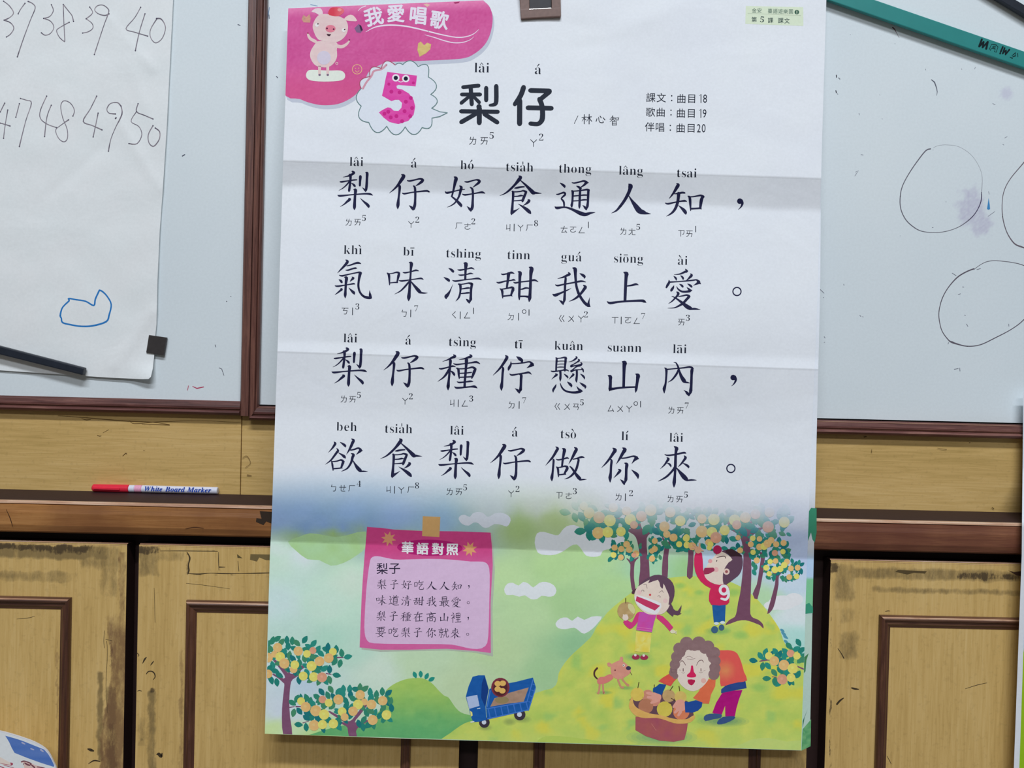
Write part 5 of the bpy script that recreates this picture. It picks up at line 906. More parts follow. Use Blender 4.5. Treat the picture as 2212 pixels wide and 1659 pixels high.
k.disc(*T3((614, 742))[0], 6.5, SK, 6.8); [k.stroke(T3((x_, 740, 13), (x_ - 6, 706, 12)), SK, 6.8) for x_ in (595, 616, 637)]
k.disc(*T3((1178, 908))[0], 5.4, (232, 220, 190), 6.8, ry=4); [k.stroke(T3((1190, 912, 9), (1225, y_, 8)), (232, 220, 190), 6.8) for y_ in (900, 918, 938)]
k.poly(T3((730, 430), (780, 352), (860, 296), (1000, 286), (1110, 380), (1150, 490), (1140, 600), (1070, 690), (960, 708), (860, 690), (765, 612), (722, 520)), SK, 7, smooth=3)
k.poly(T3((740, 478), (820, 488), (900, 515), (1040, 572), (1025, 650), (985, 700), (920, 692), (850, 662), (780, 608), (735, 545)), (232, 230, 234), 7.1, smooth=2)
k.poly(T3((748, 485), (890, 540), (1028, 600), (966, 658), (850, 605), (737, 542)), (196, 58, 98), 7.2)
k.poly(T3((772, 355), (850, 285), (960, 233), (1060, 238), (1150, 290), (1196, 370), (1198, 480), (1165, 570), (1128, 585), (1140, 500), (1105, 410), (1068, 335), (1062, 395), (1030, 370), (1003, 290), (885, 332), (905, 288), (792, 352), (775, 365)), HR, 7.3, smooth=2)
k.stroke(T3((745, 400, 14), (700, 440, 26), (715, 455, 12)), (84, 54, 64), 6.9)
for st in ([(828, 350, 4), (862, 345, 5), (874, 395, 4)], [(1014, 444, 4), (1052, 420, 5), (1066, 445, 4)], [(806, 430, 4), (815, 412, 5), (835, 420, 5), (833, 434, 4)], [(1000, 492, 4), (1012, 480, 5), (1030, 492, 5), (1024, 506, 4)]): k.stroke(T3(*st), (96, 70, 76), 7.4)
k.disc(*T3((908, 470))[0], 2.4, (206, 60, 70), 7.4)
for q in ((780, 440), (1090, 540)): k.disc(*T3(q)[0], 5, (240, 194, 188), 7.05)
k.build('girl_figure', M_print, poster)['label'] = 'printed laughing girl in magenta top holding a bitten pear'
# ---- boy
k = Ink(AC, 5)
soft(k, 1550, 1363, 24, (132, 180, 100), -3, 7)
k.poly(T3((1650, 590), (1812, 580), (1803, 795), (1670, 798)), vary((36, 94, 156), 9, 8, 3), 6)
for q in ((1680, 885, 42, 42), (1762, 860, 34, 36)): k.disc(*T3(q[:2])[0], q[2] / 5.53, (66, 100, 130), 6.1, ry=q[3] / 5.53)
for q in ((1700, 812), (1775, 800)): k.disc(*T3(q)[0], 5.4, (214, 226, 222), 6.2, ry=3.2)
k.poly(T3((1640, 375), (1700, 345), (1825, 350), (1858, 420), (1855, 520), (1830, 585), (1640, 588), (1612, 480)), vary((206, 44, 88), 9, 6, 4), 6.4, smooth=2)
k.poly(R2((160, 925), (250, 930), (268, 1150), (300, 1290), (420, 1390), (560, 1400), (615, 1412), (570, 1470), (380, 1455), (230, 1350), (150, 1200), (134, 1030)), (208, 44, 92), 6.6, smooth=2)
k.disc(*R2((195, 885))[0], 7.6, (226, 176, 140), 6.7)
for st in ([(180, 870, 26), (110, 850, 22), (85, 880, 16)], [(180, 850, 26), (120, 800, 22)], [(215, 860, 24), (218, 790, 22)], [(240, 890, 22), (275, 900, 14)]): k.stroke(R2(*st), (226, 176, 140), 6.7)
k.poly(R2((470, 940), (540, 905), (640, 960), (705, 1030), (650, 1080), (600, 1160), (600, 1260), (570, 1395), (440, 1392), (330, 1330), (285, 1255), (300, 1180), (330, 1110), (370, 1050), (430, 990)), SK, 7, smooth=2)
k.poly(R2((545, 905), (640, 880), (700, 905), (780, 915), (845, 975), (862, 1060), (850, 1160), (810, 1250), (740, 1310), (620, 1397), (572, 1390), (562, 1290), (580, 1180), (650, 1070), (705, 1030), (640, 950)), HR, 7.2, smooth=2)
k.poly(R2((600, 895), (700, 870), (840, 960), (840, 985), (760, 975), (690, 985), (640, 945)), (66, 44, 52), 7.25, smooth=2)
k.disc(*R2((482, 880))[0], 9.4, (180, 40, 88), 7.3); k.poly(R2((430, 900), (470, 955), (545, 905), (500, 860)), (180, 40, 88), 7.3)
k.poly(R2((290, 1152), (420, 1148), (440, 1170), (435, 1200), (350, 1245), (285, 1252), (275, 1200)), (158, 52, 84), 7.3, smooth=1)
k.disc(*R2((618, 1208))[0], 6.8, (238, 200, 186), 7.35); k.disc(*R2((618, 1208))[0], 3.2, (158, 90, 90), 7.4); k.disc(*R2((460, 1178))[0], 5.5, (238, 178, 174), 7.1)
k.disc(*R2((375, 1050))[0], 4.5, (238, 160, 160), 7.1)
k.stroke(R2((472, 998, 8), (530, 985, 12), (590, 980, 12), (606, 1010, 10)), (70, 44, 50), 7.4); k.stroke(R2((475, 1040, 12), (470, 1055, 12)), (50, 36, 44), 7.4)
k.ring(*T3((1790, 412))[0], 8.2, 6.0, (236, 228, 230), 7.5, ry=8.8); k.stroke(T3((1842, 420, 30), (1845, 480, 32), (1815, 525, 30), (1760, 515, 26)), (236, 228, 230), 7.5)
k.build('boy_figure', M_print, poster)['label'] = 'printed boy in red sweater with number nine reaching for pears'
# ---- grandmother
k = Ink(AC); HG = vary((142, 112, 112), 9, 8, 3)
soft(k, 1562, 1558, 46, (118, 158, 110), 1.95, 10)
k.poly(T5((440, 765), (560, 735), (685, 728), (640, 850), (612, 950), (595, 1040), (480, 1042), (478, 915), (432, 1035), (325, 1000), (370, 880)), vary((176, 20, 120), 9, 6, 3), 6)
k.poly(T5((225, 1045), (290, 1010), (430, 1015), (425, 1060), (340, 1075), (240, 1098)), (64, 90, 132), 6.1, smooth=2); k.poly(T5((385, 1105), (450, 1050), (585, 1040), (585, 1075), (480, 1125), (395, 1138)), (58, 84, 132), 6.15, smooth=2)
k.poly(T5((430, 720), (500, 660), (720, 622), (735, 705), (600, 730), (430, 765)), vary((46, 74, 138), 9, 6, 3), 6.3, smooth=1)
k.poly(T3((1700, 1150), (1790, 1132), (1880, 1135), (1950, 1170), (2000, 1280), (2030, 1390), (2068, 1492), (1960, 1515), (1870, 1535), (1755, 1562), (1745, 1450), (1700, 1300)), lambda x, y: mix((226, 92, 84), (224, 146, 92), max(0, 1 - math.hypot(x - 1566, y - 1448) / 26)), 6.4, smooth=2)
k.poly(T6((2000, 380), (2105, 390), (2100, 480), (2040, 600), (2010, 735), (1920, 730), (1780, 650), (1860, 560), (1900, 480)), vary((224, 112, 76), 9, 6, 4), 6.5, smooth=1)
k.poly(T6((1340, 360), (1440, 300), (1545, 375), (1500, 420), (1460, 482), (1390, 460), (1280, 410)), vary((220, 88, 76), 9, 8, 4), 6.5, smooth=1)
for q in ((1600, 760, 13), (1250, 640, 11)): k.disc(*T6(q[:2])[0], q[2], (226, 160, 140), 8.6)
for a, b in (((1560, 700), (1500, 780)), ((1580, 800), (1520, 860)), ((1600, 850), (1570, 900)), ((1230, 600), (1120, 580)), ((1240, 650), (1130, 640)), ((1260, 690), (1180, 720))): k.stroke(T6((*a, 46), (*b, 36)), (226, 162, 144), 8.65)
k.poly(T6((1300, 445), (1395, 460), (1360, 540), (1325, 608), (1260, 585), (1200, 560), (1205, 510), (1245, 490)), (28, 82, 150), 8.8, smooth=1)
k.poly(T6((1658, 705), (1720, 708), (1820, 682), (1915, 715), (1905, 780), (1850, 835), (1770, 862), (1668, 860)), (36, 76, 152), 8.8, smooth=1)
k.poly(T3((1245, 1195), (1310, 1135), (1420, 1118), (1510, 1115), (1600, 1190), (1640, 1290), (1625, 1400), (1600, 1490), (1520, 1580), (1430, 1622), (1330, 1592), (1240, 1490), (1232, 1340)), (242, 212, 198), 7, smooth=2)
for x, y, r in ((1185, 1400, 50), (1190, 1360, 46), (1205, 1300, 62), (1225, 1210, 66), (1255, 1110, 70), (1345, 1050, 80), (1490, 1050, 84), (1440, 1080, 60), (1600, 1090, 76), (1560, 1110, 64), (1680, 1160, 66), (1640, 1170, 64), (1690, 1260, 62), (1650, 1230, 50), (1685, 1350, 66), (1655, 1330, 40), (1670, 1420, 66), (1210, 1440, 36), (1270, 1160, 60), (1290, 1110, 60), (1400, 1095, 40)):
    CU_ = CU_ + .02 if 'CU_' in globals() else 7.2; k.disc(*T3((x, y))[0], r / 5.53, HG, CU_)
k.poly(T3((1140, 1380), (1190, 1420), (1225, 1468), (1232, 1400), (1245, 1200), (1200, 1200)), HG, 7.2)
k.poly(T3((1398, 1320), (1412, 1314), (1422, 1322), (1432, 1390), (1458, 1425), (1450, 1452), (1400, 1458), (1355, 1450), (1350, 1425), (1388, 1390)), (214, 38, 92), 7.4, smooth=2)
k.poly(T3((1360, 1482), (1442, 1486), (1438, 1520), (1405, 1552), (1368, 1530)), (186, 34, 78), 7.4, smooth=2)
for st in ([(1268, 1278, 5), (1290, 1256, 8), (1315, 1280, 7), (1334, 1312, 5)], [(1462, 1312, 5), (1490, 1262, 7), (1528, 1250, 8), (1546, 1275, 6)], [(1304, 1350, 9), (1304, 1382, 9)], [(1516, 1350, 9), (1517, 1382, 9)], [(1330, 1218, 3), (1375, 1205, 4), (1420, 1222, 3)], [(1350, 1235, 3), (1400, 1240, 4), (1450, 1228, 3)], [(1285, 1395, 3), (1305, 1405, 4), (1322, 1395, 3)], [(1497, 1392, 3), (1516, 1402, 4), (1535, 1392, 3)], [(1255, 1365, 3), (1275, 1372, 3)], [(1545, 1380, 3), (1568, 1372, 3)]): k.stroke(T3(*st), (104, 66, 70), 7.5)
k.disc(*T3((1547, 1495))[0], 5.5, (230, 178, 166), 7.1)
k.build('grandmother_figure', M_print, poster)['label'] = 'printed curly-haired old woman in orange sweater bending to the basket'
# ---- basket of pears
k = Ink(AC)
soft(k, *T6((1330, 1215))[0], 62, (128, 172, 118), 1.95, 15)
k.poly(T6((905, 640), (880, 720), (920, 860), (1100, 930), (1500, 1000), (1740, 990), (1790, 900), (1700, 700), (1300, 560)), (104, 74, 84), 7.8, smooth=2)
for x, y, r, c in ((1430, 620, 92, (196, 162, 110)), (1600, 640, 88, (216, 188, 104)), (1130, 620, 88, (206, 140, 116)), (978, 600, 98, (222, 196, 92)), (1100, 770, 108, (186, 124, 94)), (1230, 690, 80, (212, 140, 118)), (1610, 850, 118, (220, 130, 92)), (1370, 812, 112, (214, 196, 84))): k.disc(*T6((x, y))[0], r / 6.664, vary(c, 7, 9, 3), 8 + .01 * (x % 17))
for a, b in (((985, 508), (1002, 425)), ((1222, 520), (1222, 462)), ((1448, 545), (1490, 482)), ((1588, 550), (1578, 482)), ((1465, 655), (1520, 690)), ((1480, 740), (1430, 720))): k.stroke(T6((*a, 10), (*b, 12)), (76, 56, 36), 8.3)
k.poly(T6((895, 640), (862, 720), (862, 800), (930, 890), (1000, 925), (1100, 942), (1250, 938), (1380, 970), (1500, 1012), (1620, 1022), (1745, 1000), (1805, 940), (1800, 900), (1760, 915), (1690, 955), (1560, 958), (1440, 935), (1300, 895), (1150, 872), (1010, 815), (940, 760), (915, 690), (915, 650)), vary((224, 176, 98), 8, 9, 3), 8.4, smooth=2)
k.poly(T6((952, 918), (1100, 942), (1250, 938), (1380, 970), (1500, 1015), (1620, 1024), (1705, 1015), (1690, 1120), (1655, 1250), (1500, 1282), (1300, 1265), (1100, 1200), (950, 1112)), lambda x, y: mix((176, 98, 88), (166, 84, 98), .5 + .8 * nz(x, y, 22, 3)), 8.35, smooth=1)
k.stroke(T6((1180, 1020, 4), (1250, 1120, 4)), (206, 140, 120), 8.42)
k.build('fruit_basket', M_print, poster)['label'] = 'printed reddish basket heaped with pears'
# ---- dog
k = Ink(AC); DG = vary((218, 150, 130), 8, 7, 3)
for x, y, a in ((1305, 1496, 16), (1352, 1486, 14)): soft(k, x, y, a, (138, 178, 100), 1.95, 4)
for st in ([(440, 420, 30), (425, 560, 26), (415, 580, 40)], [(480, 440, 30), (490, 560, 26), (495, 575, 40)], [(700, 390, 30), (740, 490, 26), (770, 500, 36)], [(760, 380, 28), (810, 440, 26), (845, 468, 40)]): k.stroke(T6(*st), (206, 146, 116), 6)
k.poly(T6((400, 390), (440, 350), (500, 345), (570, 310), (620, 320), (635, 365), (580, 410), (520, 440), (420, 450), (400, 420)), (218, 128, 120), 6.1, smooth=2)
k.poly(T6((595, 240), (600, 170), (660, 135), (720, 110), (780, 130), (840, 180), (885, 250), (870, 300), (800, 350), (740, 380), (660, 370), (605, 310)), DG, 6.3, smooth=2)
k.poly(T6((545, 150), (575, 140), (610, 165), (595, 200), (555, 195)), DG, 6.25, smooth=2); k.poly(T6((725, 90), (735, 60), (765, 60), (775, 95), (765, 120), (725, 115)), DG, 6.25, smooth=2)
k.disc(*T6((850, 222))[0], 5.4, (64, 60, 86), 6.5, ry=4.4); k.stroke(T6((872, 275, 6), (900, 320, 8)), (80, 50, 50), 6.5)
k.disc(*T6((658, 252))[0], 1.6, (110, 50, 56), 6.5); k.disc(*T6((782, 182))[0], 2.6, (236, 214, 200), 6.5); k.disc(*T6((776, 182))[0], 1, (60, 36, 44), 6.6)
k.stroke(T6((400, 375, 20), (362, 330, 24), (362, 270, 26), (400, 222, 28)), (82, 52, 50), 6.2)
k.build('dog_figure', M_print, poster)['label'] = 'small printed pink dog with dark curled tail'
# ---- truck
k = Ink(AC); TB = vary((28, 92, 166), 7, 9, 3)
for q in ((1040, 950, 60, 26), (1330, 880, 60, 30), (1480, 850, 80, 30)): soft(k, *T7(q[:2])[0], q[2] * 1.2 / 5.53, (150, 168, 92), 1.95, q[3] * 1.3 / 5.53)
for q, r in (((1030, 888), 11.6), ((1453, 795), 12.4)): k.disc(*T7(q)[0], r, (62, 54, 66), 6); k.disc(*T7((q[0] - 4, q[1] - 2))[0], r * .42, (206, 214, 226), 6.1)
k.poly(T7((1050, 700), (1090, 490), (1200, 440), (1400, 405), (1610, 352), (1645, 465), (1590, 640), (1550, 745), (1060, 855)), TB, 6.4)
k.poly(T7((1100, 700), (1150, 600), (1340, 530), (1560, 470), (1500, 640), (1300, 665)), vary((170, 138, 116), 7, 12, 3), 6.5)
k.disc(*T7((1240, 620))[0], 15, (150, 132, 92), 6.55, ry=8)
k.disc(*T7((1222, 470))[0], 20, (126, 52, 66), 6.6, ry=21); k.disc(*T7((1222, 478))[0], 15.5, (84, 40, 46), 6.65, ry=17)
for x, y in ((1190, 425), (1250, 420), (1190, 490), (1245, 510)): k.disc(*T7((x, y))[0], 7, (234, 182, 100), 6.7, ry=6)
for a, b in (((1065, 700), (1100, 510)), ((1060, 725), (1540, 640)), ((1070, 845), (1550, 738)), ((1540, 640), (1610, 380)), ((1560, 735), (1640, 480))): k.stroke(T7((*a, 12), (*b, 12)), (70, 122, 204), 6.8, sub=1)
for i in range(7): x_ = 1075 + 76 * i; k.stroke(T7((x_, 722 - 12 * i, 12), (x_ + 24, 835 - 15 * i, 12)), (64, 116, 196), 6.8, sub=1)
for i in range(4): k.stroke(T7((1560 + i * 16, 640 - 70 * i, 10), (1590 + i * 14, 650 - 70 * i, 10)), (64, 116, 196), 6.8, sub=1)
k.poly(T7((808, 582), (840, 460), (890, 342), (960, 325), (1035, 325), (1082, 490), (1045, 700), (1055, 860), (960, 880), (900, 886), (862, 800), (850, 730)), TB, 6.9)
k.poly(T7((1000, 420), (1030, 335), (1082, 490), (1038, 700), (990, 590)), (22, 62, 130), 6.95)
k.poly(T7((815, 584), (945, 558), (972, 690), (850, 726)), (176, 192, 222), 7)
k.poly(T7((860, 750), (885, 765), (890, 805), (868, 820)), (226, 222, 130), 7); k.stroke(T7((945, 725, 10), (978, 718, 10)), (200, 216, 232), 7.1); k.stroke(T7((870, 884, 16), (905, 878, 14)), (222, 226, 226), 7.1)
k.build('toy_truck', M_print, poster)['label'] = 'printed blue truck with a basket in its bed'
# ---- translation card
k = Ink(AC); TC = tf(740, 1090, 4.879)
k.poly(TC((275, 250), (1580, 300), (1605, 700), (1580, 1100), (1585, 1600), (1400, 1560), (1100, 1535), (400, 1550), (200, 1525)), (178, 186, 170), 3)
k.poly(TC((258, 235), (400, 245), (560, 265), (840, 278), (1200, 282), (1560, 295), (1575, 450), (1583, 640), (1570, 850), (1560, 1050), (1563, 1565), (1400, 1543), (1100, 1520), (900, 1524), (700, 1530), (400, 1530), (180, 1505), (190, 1250), (200, 1000), (215, 750), (235, 500)), lambda x, y: tuple(v + 5 * fbm(x, y, 9, 3) for v in mix((204, 70, 130), (212, 102, 158), sstep(1170, 1240, y))), 3.3)
k.poly(TC((285, 620), (300, 565), (340, 545), (400, 548), (500, 570), (600, 580), (900, 572), (1150, 580), (1350, 600), (1480, 602), (1535, 640), (1550, 740), (1547, 1000), (1536, 1380), (1505, 1490), (1420, 1522), (1300, 1508), (1150, 1475), (900, 1470), (600, 1468), (330, 1462), (258, 1430), (233, 1350), (232, 1200), (250, 900), (270, 720)), lambda x, y: tuple(v + 3 * fbm(x, y, 9, 3) for v in (216, 186, 214)), 3.6, smooth=2)
k.disc(*TC((920, 455))[0], 71, (176, 30, 110), 3.6, ry=17.5, ang=.02, n=32)
def burst(cx, cy, r, a0, c):
    pts = []
    for i in range(16): t = a0 + math.pi * i / 8; q = r * (1.0 if i % 2 == 0 else .5); pts.append((cx + q * math.cos(t), cy + q * math.sin(t)))
    k.poly(pts, c, 3.8)
burst(*TC((485, 360))[0], 16.8, .2, (218, 152, 112)); burst(*TC((1340, 468))[0], 16.8, .5, (222, 160, 110))
k.poly(TC((845, 122), (1030, 130), (1020, 342), (838, 332)), lambda x, y: tuple(v + 5 * nz(x, y, 3, 3) for v in (212, 168, 108)), 4)
for c, x, y in (('華', 880.5, 1183), ('語', 912.8, 1185), ('對', 946, 1186), ('照', 977, 1187)):
    for q_, (dx, dy) in enumerate(((-.9, 0), (.9, 0), (0, -.7), (0, .7), (-.6, -.5), (.6, .5))): put(k, c, x + dx, y + dy, 27, (240, 236, 242), 4.2 + .04 * q_, ang=.02)
k.build('translation_card', M_print, poster)['label'] = 'printed pink framed card with a short verse'
k = Ink(PC); DKB = (42, 36, 60)
for c, x in (('梨', 825.5), ('子', 852.5)): put(k, c, x, 1228.3, 26, DKB, 4.4, off=.006)
k.build('verse_title', M_print, poster)
XS = [824.6, 851.7, 878.4, 905, 932.7, 960.3, 986.2]
for j, (t, y0) in enumerate((('梨子好吃人人知', 1262.5), ('味道清甜我最愛', 1297), ('梨子種在高山裡', 1331), ('要吃梨子你就來', 1365))):
    k = Ink(PC)
    for i, ch in enumerate(t): kai(k, ch, DKB, 4.4, at=(XS[i] - j * .7, y0 + i * .55), size=22.5, minw=1.25, wf=.84 if ch in U else 1.15)
    x, y = 1012.8 - j * .7, y0 + 4
    if j % 2 == 0: k.disc(x, y - 1, 1.6, DKB, 4.4); k.stroke([(x + .8, y, 1.4), (x + .6, y + 2.5, 1.2), (x - 1, y + 5, .5)], DKB, 4.4, sub=1)
    else: k.ring(x - .5, y + 1, 2.7, .9, DKB, 4.4, n=14)
    k.build('verse_line', M_print, poster)
# ---------------------------------------------------------------- second sheet showing behind the poster
bp = thing('back_poster', 'second poster sheet showing as a narrow strip along the song poster\'s right edge', 'poster')
BS = Sheet(lambda x, y: pdepth(min(x, 1800), y) + 0.0022, KV, ROWS, list(range(540, 1821, 40)), None)
k = Ink(BS)
bo = [(640, 30), (1300, -6), (1784, -30), (1777, 250), (1773.2, 420), (1772, 600), (1770, 700), (1766, 860), (1761.4, 1060), (1755.6, 1300), (1750.3, 1560), (1749.4, 1609.8), (1600, 1604), (600, 1572)]
def bcol(x, y):
    t = sstep(1040, 1110, y); c = mix((206, 210, 214), (186, 198, 206), sstep(1170, 1230, y)); c = mix(c, (180, 206, 232), sstep(1190, 1215, y) * (1 - sstep(1248, 1252, y)))
    c = mix(c, (128, 198, 150), sstep(1250, 1252, y) * (1 - sstep(1315, 1330, y))); c = mix(c, (186, 210, 196), sstep(1322, 1332, y))
    return mix((220, 225, 232), c, t)
k.poly(bo, bcol, 0); k.build('paper', M_print, bp)
k = Ink(BS); k.poly([(1744, 1110), (1752, 1097), (1764, 1098), (1764, 1150), (1760, 1172), (1755, 1165), (1752, 1150), (1744, 1172)], (62, 142, 110), 3); k.build('leaf_print', M_print, bp)
k = Ink(BS); k.poly([(1736, 1308), (1748, 1302), (1756, 1312), (1756, 1324), (1738, 1326)], (60, 150, 118), 3); k.build('leaf_print', M_print, bp)
k = Ink(BS); k.poly([(1733, 1560), (1745, 1531), (1738, 1550), (1734, 1572)], (52, 110, 88), 3); k.build('leaf_print', M_print, bp)
k = Ink(BS); k.poly([(1730, 1622), (1734, 1575), (1752, 1554), (1751, 1612)], lambda x, y: mix((82, 152, 100), (120, 180, 120), .5 + .5 * math.sin(x * .9 + y * .3)), 3); k.build('leaf_print', M_print, bp)
k = Ink(BS); k.poly([(1737, 1420), (1747, 1411), (1742, 1426), (1740, 1450), (1736, 1455)], (70, 130, 80), 3); k.build('leaf_print', M_print, bp)

# ---------------------------------------------------------------- spring clip holding the poster
cl = thing('bulldog_clip', 'brown framed clip with a dark window gripping the top edge of the song poster', 'clip')
CY = pdepth(1167, 10) - 0.0035
def bx(name, pts, y0, y1, mat, parent, bev=0.0006):
    """solid from 4 photo corners (clockwise from upper left) at depth y1 (front), thickness to y0 (back)"""
    f = [P(x, y, y1) for x, y in pts]; V = [tuple(v) for v in f] + [(v.x, y0, v.z) for v in f]
    bm = bmesh.new(); vs = [bm.verts.new(v) for v in V]; n = len(pts)
    bm.faces.new(vs[:n]); bm.faces.new(vs[n:][::-1])
    for i in range(n): bm.faces.new((vs[i], vs[n + i], vs[n + (i + 1) % n], vs[(i + 1) % n]))
    bmesh.ops.recalc_face_normals(bm, faces=bm.faces)
    if bev: bmesh.ops.bevel(bm, geom=bm.edges[:], offset=bev, segments=2, affect='EDGES', profile=.6)
    me = bpy.data.meshes.new(name); bm.to_mesh(me); bm.free(); return link_obj(name, me, mat, parent)
M_clip = plain('brown_clip', (112, 88, 80), .45, k=.8, scale=300); M_blk = plain('black_plastic', (26, 27, 32), .45, k=.8, var=.2, spec=.4); M_steel = plain('steel', (190, 185, 180), .25, .9, k=.8)
bx('clip_side', [(1120, -45), (1143, -45), (1144, 39), (1125.5, 40)], CY + .0065, CY - .002, M_clip, cl)
bx('clip_side', [(1191, -45), (1210, -45), (1212, 35), (1192, 37)], CY + .0065, CY - .002, M_clip, cl)
bx('clip_jaw', [(1124, 19.5), (1211, 16), (1212, 35), (1125.5, 40)], CY + .0032, CY - .0026, M_clip, cl)
bx('clip_plate', [(1140, -45), (1193, -45), (1193, 20), (1140, 22)], CY + .0065, CY + .002, M_blk, cl, 0)
bx('steel_lip', [(1143, 19), (1191, 16.6), (1191, 18.2), (1143, 20.6)], CY + .001, CY - .0029, M_steel, cl, 0)
# ---------------------------------------------------------------- number sheet, magnets
def ns_depth(x, y):
    d = -0.0012 - 0.0010 * (1 + nz(x, y, 170, 5)) - .0006 * (1 + nz(x, y, 70, 9))
    c = sstep(0, 1, (x * .8 + y * .6 - 690) / 70.0) if y > 600 else 0
    d -= 0.0022 * sstep(715, 818, y) * sstep(120, 333, x)
    d -= 0.0060 * sstep(775, 822, y) * sstep(268, 336, x)
    if math.hypot(x - 337, y - 742) < 60: d += .0
    for a_, b_, am, wd_ in (((235, 38), (332, 150), .0009, 9), ((262, 60), (300, 112), -.0006, 12), ((252, 252), (345, 408), .0009, 9), ((285, 150), (342, 300), .0005, 12), ((108, 420), (222, 320), -.0007, 12), ((228, 130), (234, 230), .0004, 5), ((250, 790), (330, 670), .0012, 14)):
        q_, t_ = seg_d(x, y, a_, b_)
        if q_ < 3.5 * wd_: d -= am * math.exp(-(q_ / wd_) ** 1.5)
    return d
ns = thing('number_sheet', 'white paper sheet with handwritten numbers from 37 to 50 held by magnets', 'paper')
NS = Sheet(ns_depth, 0, list(range(-300, 840, 8)), list(range(-600, 400, 8)), None)
k = Ink(NS)
k.poly([(-520, -260), (383, -260), (380, -120), (374, 0), (367, 140), (360, 280), (351, 420), (345, 500), (340.5, 600), (338, 700), (334, 740), (333, 770), (330, 796), (326, 814), (321, 818.5), (308, 819), (240, 816), (180, 812), (90, 806), (0, 800), (-520, 776)], lambda x, y: tuple(v + 1.5 * fbm(x, y, 90, 3) for v in (227, 232, 239)), 0); k.build('paper', M_print, ns)
HW = """30,10,8 80,50,10 115,108,10 85,148,9 35,172,12;35,172,12 90,195,10 118,240,10 90,290,9 55,315,10;213,28,10 175,80,8 155,118,8;240,12,12 280,32,10 300,70,10 260,170,8 200,330,9 148,485,12
438,40,9 455,90,8 425,140,8 372,157,12;372,157,10 430,180,9 460,232,8 430,285,8 385,300,10 353,280,10;540,38,12 585,95,9 615,135,9 627,183,12;540,38,10 545,200,8 553,340,10 543,350,10 505,315,8 483,262,8 510,235,8 590,190,10
765,60,9 790,110,8 735,160,12;735,160,10 785,200,8 792,240,8 755,270,9 705,282,9;930,118,14 895,132,12 840,118,9 808,85,8 830,50,9 880,44,9 925,80,10 922,120,10 880,235,8 805,465,10
1200,62,8 1150,150,8 1075,245,10 1150,275,9 1260,308,11;1237,118,10 1190,270,9 1155,432,11;1335,158,16 1378,165,12 1412,235,9 1385,325,9 1328,366,10 1285,320,8 1285,250,8 1340,158,12
40,880,10 2,955,9;0,1050,9 45,1062,9 85,1075,12;66,938,10 45,1060,8 30,1180,9;165,885,8 135,1000,9;175,840,9 225,855,9 268,880,10 220,1030,8 165,1250,12
398,820,9 345,940,9 345,1010,9 400,1058,9 480,1088,10;437,898,9 400,1000,9 380,1165,11;622,990,9 635,940,8 600,880,9 545,860,9 518,905,8 535,1005,8 572,1100,8 575,1180,9 545,1210,9 500,1180,8 475,1110,8 520,1068,7 585,1022,13
825,820,10 770,930,9 710,1035,12 790,1072,10 870,1108,13;837,965,11 818,1060,9 795,1168,10;1032,905,12 1000,875,11 940,885,9 912,930,9 930,965,9 985,972,14;1032,905,10 1040,975,13 985,1090,8 945,1190,8 925,1290,12;985,1010,11 990,1004,10
1178,885,9 1165,952,11 1235,985,9 1305,1015,11;1165,952,8 1118,1035,8 1185,1080,8 1210,1150,9 1170,1225,10 1100,1225,12;1305,1072,10 1265,1150,10 1272,1220,9 1312,1248,12 1358,1190,10 1362,1125,11 1325,1092,11"""
HT = tf(0, 0, 3.95)
HS = parse(HW.replace('\n', ';'))
for cnt in (4, 4, 3, 3, 5, 3, 5, 4):
    k = Ink(NS)
    for st in HS[:cnt]: k.stroke(HT(*[(a, b, c * .86) for a, b, c in st]), lambda x, y: mix((104, 98, 110), (160, 152, 158), .5 + nz(x, y, 11, 5)), 2); [k.disc(*HT(st[q])[0][:2], 1.5, (84, 80, 96), 2.4, n=9) for q in (0, -1)]
    HS = HS[cnt:]; k.build('handwritten_number', M_print, ns)
k = Ink(NS); BT = tf(0, 580, 3.456)
k.stroke(BT((742, 162, 12), (765, 172, 12), (800, 208, 11), (830, 268, 11), (815, 345, 12), (792, 397, 13), (690, 428, 13), (600, 431, 12), (530, 420, 12), (468, 404, 12), (458, 372, 11), (450, 350, 13), (462, 300, 11), (485, 270, 11), (516, 240, 12), (512, 224, 11), (570, 233, 11), (640, 245, 11), (700, 276, 12), (712, 228, 12), (742, 162, 12)), (44, 120, 188), 2)
k.build('blue_outline', M_print, ns)['label'] = 'blue bean-shaped marker outline'
M_mag = plain('magnet_black', (50, 46, 45), .5, k=.8, scale=300)
d0 = ns_depth(337, 744)
m1 = bx('square_magnet', [(321.5, 723.5), (359.5, 729), (353.5, 767.5), (315.5, 761.5)], d0 + .0016, d0 - .0022, M_mag, None, .0004)
tag(m1, 'small square black magnet on the right edge of the number sheet', 'magnet')
m2 = thing('magnet_strip', 'long black bar magnet slanting across the number sheet\'s bottom edge', 'magnet')
M_bar = plain('magnet_bar_black', (30, 36, 46), .42, k=.8, scale=200)
bx('bar', [(-330, 662), (-60, 735), (181, 795.5), (178.5, 810), (-60, 752), (-330, 680)][0:1] + [(181, 794.5), (178, 810.5), (-332, 683)], -.0052, -.0125, M_bar, m2, .0012)
